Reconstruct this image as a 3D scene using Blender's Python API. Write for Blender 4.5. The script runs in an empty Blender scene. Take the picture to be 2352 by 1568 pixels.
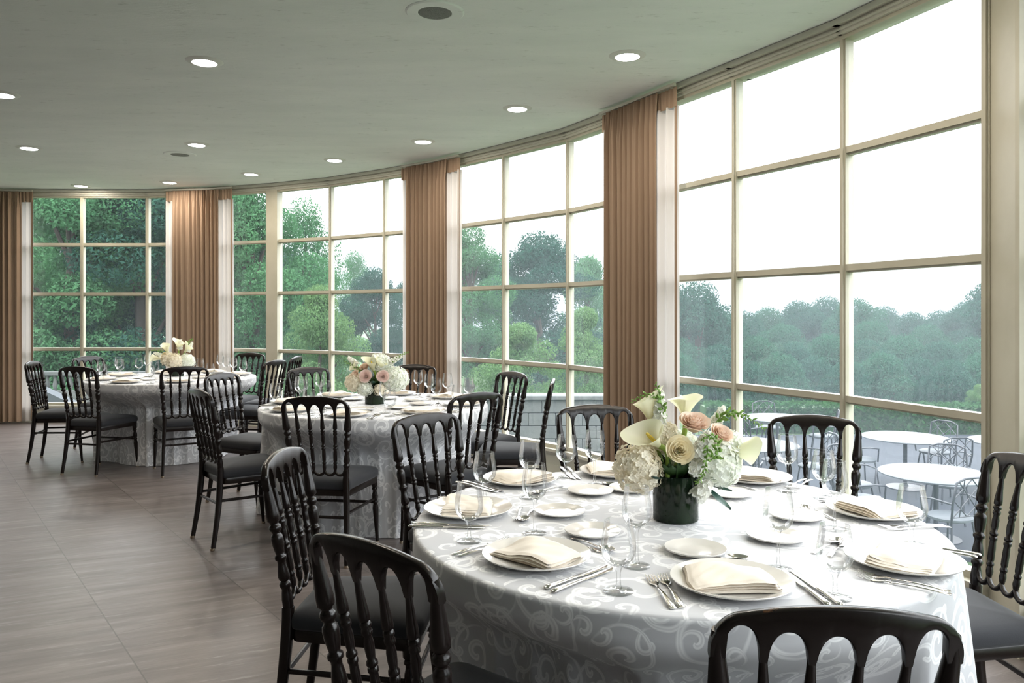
import bpy, math, random
import numpy as np
from mathutils import Vector, Matrix, Euler
random.seed(7); RNG = np.random.default_rng(7)
PI = math.pi
scene = bpy.context.scene
COL = scene.collection

# ------------------------------------------------------------ camera, sky, exposure
F_PX, HOR, CAM_Z = 1775.0, 718.0, 1.385
cam_data = bpy.data.cameras.new('camera')
cam_data.sensor_width = 36.0
cam_data.lens = F_PX / 2352.0 * 36.0
cam_data.shift_y = -(784.0 - HOR) / 2352.0
cam_data.clip_end = 400
cam = bpy.data.objects.new('camera', cam_data); COL.objects.link(cam)
cam.location = (0, 0, CAM_Z); cam.rotation_euler = (PI/2, 0, 0)
scene.camera = cam

world = bpy.data.worlds.new('overcast_sky'); scene.world = world
world.use_nodes = True
wn = world.node_tree; wn.nodes.clear()
w_out = wn.nodes.new('ShaderNodeOutputWorld'); w_bg = wn.nodes.new('ShaderNodeBackground')
w_tc = wn.nodes.new('ShaderNodeTexCoord'); w_sep = wn.nodes.new('ShaderNodeSeparateXYZ')
w_ramp = wn.nodes.new('ShaderNodeValToRGB')
w_ramp.color_ramp.elements[0].position = 0.0; w_ramp.color_ramp.elements[0].color = (0.105, 0.120, 0.135, 1)
w_ramp.color_ramp.elements[1].position = 0.35; w_ramp.color_ramp.elements[1].color = (0.93, 0.97, 1.0, 1)
for p_, c_ in ((.065, (.135, .145, .155, 1)), (.15, (.60, .64, .67, 1))):
    e_ = w_ramp.color_ramp.elements.new(p_); e_.color = c_
wn.links.new(w_tc.outputs['Generated'], w_sep.inputs[0]); wn.links.new(w_sep.outputs['Z'], w_ramp.inputs[0])
wn.links.new(w_ramp.outputs[0], w_bg.inputs['Color']); w_bg.inputs['Strength'].default_value = 6.0
wn.links.new(w_bg.outputs[0], w_out.inputs['Surface'])

scene.view_settings.view_transform = 'Standard'
scene.view_settings.look = 'None'
scene.view_settings.gamma = 1.0
scene.view_settings.use_curve_mapping = False
scene.view_settings.exposure = 0.54
scene.cycles.max_bounces = 10
scene.cycles.diffuse_bounces = 5
scene.cycles.glossy_bounces = 4
scene.cycles.transmission_bounces = 8
scene.cycles.transparent_max_bounces = 40
scene.cycles.volume_bounces = 1
scene.cycles.sample_clamp_indirect = 8.0
scene.cycles.use_denoising = True
LAMP_STRENGTH = 60.0
LAMP_WATTS = 6.0

# ------------------------------------------------------------ mesh helpers
class MB:
    """collects vertices and faces of one mesh"""
    def __init__(s): s.v = []; s.f = []; s.uv = None
    def add(s, verts, faces, M=None):
        o = len(s.v)
        if M is not None: verts = [M @ Vector(p) for p in verts]
        s.v.extend([tuple(p) for p in verts]); s.f.extend([tuple(i+o for i in f) for f in faces])
    def box(s, lo, hi, M=None, e=0.0):
        x0,y0,z0 = lo; x1,y1,z1 = hi
        if e <= 0:
            s.add([(x0,y0,z0),(x1,y0,z0),(x1,y1,z0),(x0,y1,z0),(x0,y0,z1),(x1,y0,z1),(x1,y1,z1),(x0,y1,z1)],
                  [(0,3,2,1),(4,5,6,7),(0,1,5,4),(1,2,6,5),(2,3,7,6),(3,0,4,7)], M); return
        def ring(i, z): return [(x0+i,y0+i,z),(x1-i,y0+i,z),(x1-i,y1-i,z),(x0+i,y1-i,z)]
        r = ring(e,z0)+ring(0,z0+e)+ring(0,z1-e)+ring(e,z1)
        f = [(3,2,1,0),(12,13,14,15)]
        for k in range(3):
            for i in range(4):
                a=k*4+i; b=k*4+(i+1)%4; f.append((a,b,b+4,a+4))
        s.add(r, f, M)
    def lathe(s, prof, n=24, M=None, cap=True):
        """prof: list of (r, z)"""
        v=[];f=[]
        for r,z in prof:
            for i in range(n):
                a=2*PI*i/n; v.append((r*math.cos(a), r*math.sin(a), z))
        m=len(prof)
        for k in range(m-1):
            for i in range(n):
                a=k*n+i;b=k*n+(i+1)%n; f.append((a,b,b+n,a+n))
        if cap:
            if prof[0][0]>1e-6: f.append(tuple(range(n-1,-1,-1)))
            if prof[-1][0]>1e-6: f.append(tuple((m-1)*n+i for i in range(n)))
        s.add(v,f,M)
    def tube(s, pts, rad, n=8, M=None, up=None, sq=1.0):
        """sweep along pts; rad a number, list, or list of (rx, ry)"""
        P=[Vector(p) for p in pts]; m=len(P)
        if not isinstance(rad,(list,tuple)): rad=[rad]*m
        v=[];f=[]
        T=[]
        for i in range(m):
            a=P[max(i-1,0)]; b=P[min(i+1,m-1)]; t=(b-a)
            T.append(t.normalized() if t.length>1e-9 else Vector((0,0,1)))
        ref=Vector(up) if up is not None else (Vector((0,0,1)) if abs(T[0].z)<0.9 else Vector((1,0,0)))
        u=(ref-T[0]*ref.dot(T[0])).normalized()
        for i in range(m):
            u=(u-T[i]*u.dot(T[i]))
            if u.length<1e-6: u=T[i].orthogonal()
            u.normalize(); w=T[i].cross(u)
            rr=rad[i]; rx,ry=(rr if isinstance(rr,(tuple,list)) else (rr,rr))
            for k in range(n):
                a=2*PI*k/n; c=math.cos(a); d=math.sin(a)
                if sq!=1.0: c=math.copysign(abs(c)**sq,c); d=math.copysign(abs(d)**sq,d)
                v.append(tuple(P[i]+u*(d*ry)+w*(c*rx)))
        for i in range(m-1):
            for k in range(n):
                a=i*n+k;b=i*n+(k+1)%n; f.append((a,a+n,b+n,b))
        f.append(tuple(range(n))); f.append(tuple((m-1)*n+k for k in range(n-1,-1,-1)))
        s.add(v,f,M)
    def grid(s, fn, nu, nv, M=None, closed_u=False):
        v=[];f=[]
        cu = nu if closed_u else nu+1
        for j in range(nv+1):
            for i in range(cu):
                v.append(fn(i/nu, j/nv))
        for j in range(nv):
            for i in range(nu):
                a=j*cu+i; b=j*cu+(i+1)%cu
                f.append((a,b,b+cu,a+cu))
        s.add(v,f,M)

def mk(name, mb, mat, parent=None, smooth=35, M=None):
    me = bpy.data.meshes.new(name)
    me.from_pydata(mb.v, [], mb.f); me.update()
    me.validate()
    if smooth:
        me.shade_smooth()
        if smooth < 180: me.set_sharp_from_angle(angle=math.radians(smooth))
    mats = mat if isinstance(mat,(list,tuple)) else [mat]
    for m in mats: me.materials.append(m)
    o = bpy.data.objects.new(name, me); COL.objects.link(o)
    if parent is not None: o.parent = parent
    return o
def fast_mesh(name, V, Q, mat, parent=None, smooth=False):
    me = bpy.data.meshes.new(name)
    V=np.asarray(V,dtype=np.float32); Q=np.asarray(Q,dtype=np.int32); k=Q.shape[1]
    me.vertices.add(len(V)); me.vertices.foreach_set('co', V.ravel())
    me.loops.add(Q.size); me.loops.foreach_set('vertex_index', Q.ravel())
    me.polygons.add(len(Q)); me.polygons.foreach_set('loop_start', np.arange(0,Q.size,k,dtype=np.int32))
    me.update(calc_edges=True); me.validate()
    if smooth: me.shade_smooth()
    me.materials.append(mat)
    o = bpy.data.objects.new(name, me); COL.objects.link(o)
    if parent is not None: o.parent = parent
    return o
def empty(name, loc=(0,0,0), rz=0.0):
    o = bpy.data.objects.new(name, None); COL.objects.link(o)
    o.location = loc; o.rotation_euler = (0,0,rz); o.empty_display_size = 0.05
    return o
def tag(o, label=None, cat=None, group=None, kind=None):
    if label: o['label']=label
    if cat: o['category']=cat
    if group: o['group']=group
    if kind: o['kind']=kind
    return o
def struct(o): o['kind']='structure'; return o
def copy_tree(o, parent=None):
    c = o.copy(); COL.objects.link(c)
    if parent is not None: c.parent = parent
    for ch in list(o.children): copy_tree(ch, c)
    return c
class Proto:
    """first use moves the original, later uses copy it with its parts"""
    def __init__(s, root): s.root=root; s.used=False
    def put(s, loc, rz, label, cat, group=None, tilt=None):
        o = s.root if not s.used else copy_tree(s.root)
        s.used=True
        o.location=loc; o.rotation_euler=(tilt[0] if tilt else 0, tilt[1] if tilt else 0, rz)
        return tag(o,label,cat,group)

# ------------------------------------------------------------ materials
def new_mat(name):
    m = bpy.data.materials.new(name); m.use_nodes=True
    nt=m.node_tree; nt.nodes.clear()
    out=nt.nodes.new('ShaderNodeOutputMaterial')
    return m,nt,out
def N(nt,t,**k):
    n=nt.nodes.new(t)
    for a,b in k.items(): setattr(n,a,b)
    return n
def val(nt,s,v):
    if isinstance(v,(int,float,tuple,list)): s.default_value=v
    else: nt.links.new(v,s)
def math_(nt,op,a,b=None,c=None,clamp=False):
    n=N(nt,'ShaderNodeMath',operation=op); n.use_clamp=clamp
    val(nt,n.inputs[0],a)
    if b is not None: val(nt,n.inputs[1],b)
    if c is not None: val(nt,n.inputs[2],c)
    return n.outputs[0]
def mixc(nt,f,a,b):
    n=N(nt,'ShaderNodeMix',data_type='RGBA')
    val(nt,n.inputs['Factor'],f); val(nt,n.inputs['A'],a); val(nt,n.inputs['B'],b)
    return n.outputs['Result']
def noise(nt,scale,detail=3,rough=.5,vec=None,dim='3D'):
    n=N(nt,'ShaderNodeTexNoise',noise_dimensions=dim); n.inputs['Scale'].default_value=scale
    n.inputs['Detail'].default_value=detail; n.inputs['Roughness'].default_value=rough
    if vec is not None: nt.links.new(vec,n.inputs['Vector'])
    return n.outputs['Fac']
def objco(nt): return N(nt,'ShaderNodeTexCoord').outputs['Object']
def ramp(nt,f,*stops):
    n=N(nt,'ShaderNodeValToRGB'); el=n.color_ramp.elements
    while len(el)<len(stops): el.new(.5)
    for e,(p,c) in zip(el,stops): e.position=p; e.color=c if len(c)==4 else (*c,1)
    val(nt,n.inputs[0],f); return n.outputs[0]
def C4(c): return (c[0],c[1],c[2],1.0)
def pbr(name,col,rough=.5,metal=0.0,bump=None,var=None,sheen=0,coat=0,sss=0,spec=.5,trans=0.0):
    """bump=(scale,strength,distance); var=(scale,colour2)"""
    m,nt,out=new_mat(name)
    p=N(nt,'ShaderNodeBsdfPrincipled')
    p.inputs['Base Color'].default_value=C4(col); p.inputs['Roughness'].default_value=rough
    p.inputs['Metallic'].default_value=metal; p.inputs['Specular IOR Level'].default_value=spec
    p.inputs['Sheen Weight'].default_value=sheen; p.inputs['Coat Weight'].default_value=coat
    p.inputs['Coat Roughness'].default_value=.15
    co=objco(nt)
    if var:
        f=ramp(nt,noise(nt,var[0],4,.55,co),(.35,(0,0,0)),(.65,(1,1,1)))
        nt.links.new(mixc(nt,f,C4(col),C4(var[1])),p.inputs['Base Color'])
    if bump:
        b=N(nt,'ShaderNodeBump'); b.inputs['Strength'].default_value=bump[1]; b.inputs['Distance'].default_value=bump[2]
        nt.links.new(noise(nt,bump[0],4,.6,co),b.inputs['Height']); nt.links.new(b.outputs[0],p.inputs['Normal'])
    sh=p.outputs[0]
    if trans>0:
        t=N(nt,'ShaderNodeBsdfTranslucent'); mx=N(nt,'ShaderNodeMixShader'); mx.inputs[0].default_value=trans
        src=p.inputs['Base Color'].links
        if src: nt.links.new(src[0].from_socket,t.inputs['Color'])
        else: t.inputs['Color'].default_value=C4(col)
        nt.links.new(sh,mx.inputs[1]); nt.links.new(t.outputs[0],mx.inputs[2]); sh=mx.outputs[0]
    nt.links.new(sh,out.inputs['Surface'])
    m['p']=1
    return m

def mat_ceiling():
    m,nt,out=new_mat('trowelled_plaster'); p=N(nt,'ShaderNodeBsdfPrincipled'); co=objco(nt)
    mp=N(nt,'ShaderNodeMapping'); mp.inputs['Rotation'].default_value=(0,0,.35); mp.inputs['Scale'].default_value=(1,3.2,1); nt.links.new(co,mp.inputs[0])
    n1=noise(nt,1.3,5,.6,mp.outputs[0]); n2=noise(nt,9,6,.72,mp.outputs[0])
    c=mixc(nt,ramp(nt,n1,(.3,(0,0,0)),(.7,(1,1,1))),(.70,.735,.725,1),(.77,.80,.785,1))
    c=mixc(nt,ramp(nt,n2,(.60,(0,0,0)),(.72,(1,1,1))),c,(.50,.53,.51,1))
    nt.links.new(c,p.inputs['Base Color']); p.inputs['Roughness'].default_value=.75
    b=N(nt,'ShaderNodeBump'); b.inputs['Strength'].default_value=.35; b.inputs['Distance'].default_value=.01
    nt.links.new(n2,b.inputs['Height']); nt.links.new(b.outputs[0],p.inputs['Normal'])
    nt.links.new(p.outputs[0],out.inputs['Surface']); return m
def mat_floor():
    # large tiles: joints run along direction d, streaks across them
    m,nt,out=new_mat('streaked_floor_tile'); p=N(nt,'ShaderNodeBsdfPrincipled'); co=objco(nt)
    sep=N(nt,'ShaderNodeSeparateXYZ'); nt.links.new(co,sep.inputs[0])
    x,y=sep.outputs[0],sep.outputs[1]
    nx,ny=.787,.617
    u=math_(nt,'ADD',math_(nt,'MULTIPLY',x,nx),math_(nt,'MULTIPLY',y,ny))     # across the joints
    v=math_(nt,'SUBTRACT',math_(nt,'MULTIPLY',y,nx),math_(nt,'MULTIPLY',x,ny)) # along the joints
    us=math_(nt,'DIVIDE',math_(nt,'SUBTRACT',u,.711),.616)
    fu=math_(nt,'FRACT',us); du=math_(nt,'ABSOLUTE',math_(nt,'SUBTRACT',fu,.5))
    row=math_(nt,'FLOOR',us)
    vs=math_(nt,'ADD',math_(nt,'DIVIDE',v,1.84),math_(nt,'MULTIPLY',row,.37))
    fv=math_(nt,'FRACT',vs); dv=math_(nt,'ABSOLUTE',math_(nt,'SUBTRACT',fv,.5))
    j1=math_(nt,'GREATER_THAN',du,.4955); j2=math_(nt,'MULTIPLY',math_(nt,'GREATER_THAN',dv,.4988),.6)
    joint=math_(nt,'MAXIMUM',j1,j2)
    cb=N(nt,'ShaderNodeCombineXYZ')
    a=math.radians(24); cx,cy=math.cos(a),math.sin(a)
    su=math_(nt,'ADD',math_(nt,'MULTIPLY',x,cx),math_(nt,'MULTIPLY',y,cy))
    sv=math_(nt,'SUBTRACT',math_(nt,'MULTIPLY',y,cx),math_(nt,'MULTIPLY',x,cy))
    nt.links.new(math_(nt,'MULTIPLY',su,1.0),cb.inputs[0]); nt.links.new(math_(nt,'MULTIPLY',sv,9.0),cb.inputs[1])
    nt.links.new(math_(nt,'MULTIPLY',row,3.7),cb.inputs[2])
    n1=noise(nt,1.1,5,.62,cb.outputs[0]); n2=noise(nt,3.6,6,.72,cb.outputs[0])
    c=ramp(nt,n1,(.30,(.086,.071,.066)),(.5,(.128,.108,.102)),(.70,(.182,.157,.149)))
    st=ramp(nt,n2,(.57,(0,0,0)),(.70,(1,1,1)))
    c=mixc(nt,math_(nt,'MULTIPLY',st,.75),c,(.235,.22,.205,1))
    dk=ramp(nt,n2,(.28,(1,1,1)),(.40,(0,0,0)))
    c=mixc(nt,math_(nt,'MULTIPLY',dk,.5),c,(.062,.053,.047,1))
    c=mixc(nt,math_(nt,'MULTIPLY',joint,.85),c,(.06,.052,.046,1))
    nt.links.new(c,p.inputs['Base Color'])
    nt.links.new(ramp(nt,n2,(.3,(.42,.42,.42)),(.7,(.30,.30,.30))),p.inputs['Roughness'])
    b=N(nt,'ShaderNodeBump'); b.inputs['Strength'].default_value=.25; b.inputs['Distance'].default_value=.003
    nt.links.new(math_(nt,'SUBTRACT',n2,math_(nt,'MULTIPLY',joint,1.5)),b.inputs['Height']); nt.links.new(b.outputs[0],p.inputs['Normal'])
    nt.links.new(p.outputs[0],out.inputs['Surface']); return m
def swirl_layer(nt,uv,scale,off,a,R,wid,rnd=.75):
    mp=N(nt,'ShaderNodeVectorMath',operation='ADD'); nt.links.new(uv,mp.inputs[0]); mp.inputs[1].default_value=(off,off*.61,0)
    vo=N(nt,'ShaderNodeTexVoronoi',voronoi_dimensions='2D'); vo.inputs['Scale'].default_value=scale; vo.inputs['Randomness'].default_value=rnd
    nt.links.new(mp.outputs[0],vo.inputs['Vector'])
    sub=N(nt,'ShaderNodeVectorMath',operation='SUBTRACT'); nt.links.new(mp.outputs[0],sub.inputs[0]); nt.links.new(vo.outputs['Position'],sub.inputs[1])
    s=N(nt,'ShaderNodeSeparateXYZ'); nt.links.new(sub.outputs[0],s.inputs[0])
    sc=N(nt,'ShaderNodeSeparateColor'); nt.links.new(vo.outputs['Color'],sc.inputs[0])
    r=math_(nt,'POWER',math_(nt,'ADD',math_(nt,'MULTIPLY',s.outputs[0],s.outputs[0]),math_(nt,'MULTIPLY',s.outputs[1],s.outputs[1])),.5)
    th=math_(nt,'DIVIDE',math_(nt,'ARCTAN2',s.outputs[1],s.outputs[0]),2*PI)
    sg=math_(nt,'SUBTRACT',math_(nt,'MULTIPLY',math_(nt,'GREATER_THAN',sc.outputs[0],.5),2.0),1.0)
    t=math_(nt,'FRACT',math_(nt,'ADD',math_(nt,'ADD',math_(nt,'DIVIDE',r,a),math_(nt,'MULTIPLY',th,sg)),sc.outputs[1]))
    d=math_(nt,'ABSOLUTE',math_(nt,'SUBTRACT',t,.5))
    w=math_(nt,'MULTIPLY',math_(nt,'SUBTRACT',1.0,math_(nt,'DIVIDE',r,R*1.35)),wid)
    band=math_(nt,'MULTIPLY',math_(nt,'SUBTRACT',w,d),14.0,clamp=True)
    inner=math_(nt,'SUBTRACT',1.0,math_(nt,'MULTIPLY',math_(nt,'SUBTRACT',math_(nt,'MULTIPLY',w,.35),d),20.0,clamp=True))
    band=math_(nt,'MULTIPLY',band,math_(nt,'ADD',.55,math_(nt,'MULTIPLY',inner,.45)))
    mask=math_(nt,'MULTIPLY',math_(nt,'SUBTRACT',R,r),120.0,clamp=True)
    return math_(nt,'MULTIPLY',band,mask)
def mat_damask():
    m,nt,out=new_mat('white_damask'); p=N(nt,'ShaderNodeBsdfPrincipled')
    uvn=N(nt,'ShaderNodeUVMap'); uvn.uv_map='cloth'
    nz=N(nt,'ShaderNodeTexNoise'); nz.inputs['Scale'].default_value=6; nt.links.new(uvn.outputs[0],nz.inputs['Vector'])
    w=N(nt,'ShaderNodeVectorMath',operation='MULTIPLY_ADD'); nt.links.new(nz.outputs['Color'],w.inputs[0]); w.inputs[1].default_value=(.035,.035,0); nt.links.new(uvn.outputs[0],w.inputs[2])
    a=swirl_layer(nt,w.outputs[0],5.6,0.0,.052,.088,.30)
    b=swirl_layer(nt,w.outputs[0],4.3,3.37,.085,.115,.20)
    c=swirl_layer(nt,w.outputs[0],11.0,7.9,.04,.038,.32)
    f=math_(nt,'MAXIMUM',a,math_(nt,'MAXIMUM',b,c))
    col=mixc(nt,f,(.55,.555,.58,1),(.86,.865,.88,1))
    nt.links.new(col,p.inputs['Base Color'])
    nt.links.new(math_(nt,'SUBTRACT',.62,math_(nt,'MULTIPLY',f,.22)),p.inputs['Roughness'])
    p.inputs['Sheen Weight'].default_value=.3; p.inputs['Specular IOR Level'].default_value=.45
    bb=N(nt,'ShaderNodeBump'); bb.inputs['Strength'].default_value=.12; bb.inputs['Distance'].default_value=.002
    nt.links.new(f,bb.inputs['Height']); nt.links.new(bb.outputs[0],p.inputs['Normal'])
    t=N(nt,'ShaderNodeBsdfTranslucent'); nt.links.new(col,t.inputs[0]); mx=N(nt,'ShaderNodeMixShader'); mx.inputs[0].default_value=.12
    nt.links.new(p.outputs[0],mx.inputs[1]); nt.links.new(t.outputs[0],mx.inputs[2])
    nt.links.new(mx.outputs[0],out.inputs['Surface']); return m
def mat_chair():
    m,nt,out=new_mat('black_brown_lacquer'); p=N(nt,'ShaderNodeBsdfPrincipled'); co=objco(nt)
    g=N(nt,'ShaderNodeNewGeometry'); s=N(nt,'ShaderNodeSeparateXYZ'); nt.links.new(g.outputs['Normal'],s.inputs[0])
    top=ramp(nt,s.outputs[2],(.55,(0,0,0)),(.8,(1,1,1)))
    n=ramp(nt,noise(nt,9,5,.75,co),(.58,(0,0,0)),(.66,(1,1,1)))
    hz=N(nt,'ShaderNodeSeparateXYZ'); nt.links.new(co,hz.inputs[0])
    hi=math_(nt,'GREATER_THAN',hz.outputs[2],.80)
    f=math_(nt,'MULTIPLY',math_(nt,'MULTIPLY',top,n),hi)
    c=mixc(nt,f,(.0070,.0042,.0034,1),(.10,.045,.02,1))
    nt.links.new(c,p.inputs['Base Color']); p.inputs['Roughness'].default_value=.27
    p.inputs['Specular IOR Level'].default_value=.38
    b=N(nt,'ShaderNodeBump'); b.inputs['Strength'].default_value=.12; b.inputs['Distance'].default_value=.001
    nt.links.new(noise(nt,260,2,.5,co),b.inputs['Height']); nt.links.new(b.outputs[0],p.inputs['Normal'])
    nt.links.new(p.outputs[0],out.inputs['Surface']); return m
def mat_pane():
    m,nt,out=new_mat('misted_window_glass'); co=objco(nt)
    tr=N(nt,'ShaderNodeBsdfTransparent'); gl=N(nt,'ShaderNodeBsdfGlossy'); gl.inputs['Roughness'].default_value=.0
    fr=N(nt,'ShaderNodeFresnel'); fr.inputs[0].default_value=1.45
    m1=N(nt,'ShaderNodeMixShader'); nt.links.new(math_(nt,'MULTIPLY',fr.outputs[0],.9),m1.inputs[0]); nt.links.new(tr.outputs[0],m1.inputs[1]); nt.links.new(gl.outputs[0],m1.inputs[2])
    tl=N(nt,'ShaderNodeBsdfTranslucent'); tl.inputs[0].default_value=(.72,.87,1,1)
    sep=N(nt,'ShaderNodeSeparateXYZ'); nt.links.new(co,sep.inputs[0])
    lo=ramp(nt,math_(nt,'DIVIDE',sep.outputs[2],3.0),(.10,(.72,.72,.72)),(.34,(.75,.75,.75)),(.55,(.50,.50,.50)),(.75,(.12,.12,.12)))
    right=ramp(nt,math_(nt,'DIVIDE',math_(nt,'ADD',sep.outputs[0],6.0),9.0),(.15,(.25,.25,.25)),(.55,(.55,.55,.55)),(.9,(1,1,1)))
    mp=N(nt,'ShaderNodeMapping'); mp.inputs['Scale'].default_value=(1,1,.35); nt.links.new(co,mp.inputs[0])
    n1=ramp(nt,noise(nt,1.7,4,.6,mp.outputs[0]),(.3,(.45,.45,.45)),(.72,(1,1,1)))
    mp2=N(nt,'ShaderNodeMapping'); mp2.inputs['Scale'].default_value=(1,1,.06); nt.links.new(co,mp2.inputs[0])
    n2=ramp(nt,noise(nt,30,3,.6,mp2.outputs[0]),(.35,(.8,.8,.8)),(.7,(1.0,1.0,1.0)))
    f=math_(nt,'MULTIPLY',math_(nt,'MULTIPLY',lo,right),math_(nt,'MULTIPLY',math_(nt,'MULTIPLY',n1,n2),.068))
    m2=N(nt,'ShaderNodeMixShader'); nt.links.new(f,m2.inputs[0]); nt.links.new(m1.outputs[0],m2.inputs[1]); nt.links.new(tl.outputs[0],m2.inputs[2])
    nt.links.new(m2.outputs[0],out.inputs['Surface']); return m
def mat_crystal():
    m,nt,out=new_mat('clear_stemware'); 
    lw=N(nt,'ShaderNodeLayerWeight'); lw.inputs[0].default_value=.35
    tr=N(nt,'ShaderNodeBsdfTransparent'); nt.links.new(ramp(nt,lw.outputs['Facing'],(.0,(.998,.998,.998)),(.65,(.985,.987,.99)),(.90,(.86,.88,.90)),(1.0,(.50,.54,.58))),tr.inputs[0])
    gl=N(nt,'ShaderNodeBsdfGlossy'); gl.inputs['Roughness'].default_value=.02
    fr=N(nt,'ShaderNodeFresnel'); fr.inputs[0].default_value=1.5
    mx=N(nt,'ShaderNodeMixShader'); nt.links.new(math_(nt,'MULTIPLY',fr.outputs[0],.6,clamp=True),mx.inputs[0]); nt.links.new(tr.outputs[0],mx.inputs[1]); nt.links.new(gl.outputs[0],mx.inputs[2])
    nt.links.new(mx.outputs[0],out.inputs['Surface']); return m
def mat_emit(name,col,st):
    m,nt,out=new_mat(name); e=N(nt,'ShaderNodeEmission'); e.inputs[0].default_value=C4(col); e.inputs[1].default_value=st
    nt.links.new(e.outputs[0],out.inputs['Surface']); return m
def mat_leaf(name,c1,c2):
    m,nt,out=new_mat(name); co=objco(nt)
    n=ramp(nt,noise(nt,.9,4,.7,co),(.3,(0,0,0)),(.7,(1,1,1)))
    c=mixc(nt,n,C4(c1),C4(c2))
    d=N(nt,'ShaderNodeBsdfDiffuse'); nt.links.new(c,d.inputs[0]); t=N(nt,'ShaderNodeBsdfTranslucent'); nt.links.new(c,t.inputs[0])
    mx=N(nt,'ShaderNodeMixShader'); mx.inputs[0].default_value=.35
    nt.links.new(d.outputs[0],mx.inputs[1]); nt.links.new(t.outputs[0],mx.inputs[2]); nt.links.new(mx.outputs[0],out.inputs['Surface']); return m

M_CEIL=mat_ceiling(); M_FLOOR=mat_floor(); M_DAMASK=mat_damask(); M_CHAIR=mat_chair(); M_PANE=mat_pane(); M_CRYSTAL=mat_crystal()
M_PAINT=pbr('cream_window_paint',(.47,.445,.36),.45,bump=(30,.15,.002),var=(4,(.42,.395,.31)))
M_WALL=pbr('sage_wall_paint',(.50,.50,.42),.6,bump=(40,.1,.002))
M_ROOM=pbr('pale_plaster_wall',(.58,.56,.52),.8,bump=(25,.1,.003))
M_TRIM=pbr('warm_white_trim',(.50,.49,.42),.5)
M_SEAT=pbr('charcoal_seat_fabric',(.012,.0135,.018),.85,bump=(420,.35,.001),sheen=.12)
M_CURT=pbr('tan_curtain_fabric',(.300,.210,.145),.9,bump=(300,.25,.001),trans=.035)
M_LIN=pbr('sheer_curtain_lining',(.62,.585,.56),.9,bump=(300,.2,.001),trans=.28)
M_CHINA=pbr('warm_white_china',(.70,.675,.635),.12,coat=.3)
M_NAP=pbr('cream_napkin_linen',(.76,.685,.585),.85,bump=(500,.25,.0008),sheen=.15,var=(10,(.79,.72,.625)))
M_STEEL=pbr('polished_flatware',(.62,.60,.57),.16,metal=1.0)
M_BRASS=pbr('dull_glide_metal',(.50,.42,.32),.35,metal=1.0)
M_VASE=pbr('leaf_lined_vase',(.0025,.008,.004),.10,var=(9,(.007,.018,.006)),spec=.3)
M_STEM=pbr('dark_stem_green',(.03,.075,.02),.5)
M_GRN=pbr('bright_sprig_green',(.20,.36,.07),.55,trans=.2)
M_LEAFD=pbr('deep_leaf',(.02,.07,.05),.4)
M_CREAMR=pbr('cream_petal',(.86,.76,.52),.6,sss=.1,trans=.25,var=(30,(.88,.82,.62)))
M_PEACH=pbr('peach_petal',(.86,.68,.55),.6,trans=.25,var=(30,(.88,.75,.65)))
M_PINK=pbr('pink_petal',(.84,.66,.61),.6,trans=.25,var=(30,(.87,.74,.69)))
M_WHITE=pbr('white_petal',(.88,.88,.82),.6,trans=.3)
M_HYDC=pbr('cream_floret',(.86,.80,.66),.65,trans=.28,var=(40,(.88,.84,.72)))
M_HYDW=pbr('white_floret',(.86,.88,.84),.65,trans=.3,var=(40,(.84,.87,.76)))
M_CALLA=pbr('ivory_calla',(.86,.84,.66),.4,trans=.3,var=(12,(.84,.86,.60)))
M_SPAD=pbr('yellow_spadix',(.75,.55,.08),.6)
M_CALSTEM=pbr('calla_stem_green',(.22,.33,.05),.4)
M_LENS=mat_emit('lit_lamp_lens',(1.0,.97,.90),LAMP_STRENGTH)
M_RING=pbr('white_lamp_ring',(.62,.62,.60),.35)
M_SPEAK=pbr('perforated_grille',(.16,.165,.16),.7,bump=(900,1.0,.003),var=(260,(.30,.31,.30)))
M_BARK=pbr('wet_bark',(.045,.035,.028),.9,bump=(30,.6,.02))
L_MID=mat_leaf('tree_leaves_mid',(.042,.115,.058),(.080,.180,.080))
L_DARK=mat_leaf('tree_leaves_dark',(.020,.058,.045),(.034,.085,.058))
L_WOOD=mat_leaf('tree_leaves_wood',(.024,.072,.048),(.040,.105,.064))
L_PALE=mat_leaf('tree_leaves_pale',(.080,.155,.065),(.12,.20,.085))
L_HEDGE=mat_leaf('hedge_leaves',(.020,.060,.028),(.04,.095,.035))
M_PAVE=pbr('wet_patio_paving',(.018,.022,.030),.8,bump=(12,.2,.01),var=(1.2,(.027,.032,.042)),spec=.2)
M_LAWN=pbr('lawn_grass',(.035,.075,.02),.9,bump=(60,.8,.03),var=(.8,(.05,.10,.03)))
M_STONE=pbr('grey_garden_stone',(.075,.08,.08),.8,bump=(8,.5,.02),var=(3,(.11,.115,.11)))
M_OUTW=pbr('white_outdoor_paint',(.060,.070,.080),.6)
M_IRON=pbr('dark_wrought_iron',(.02,.022,.03),.45)

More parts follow.
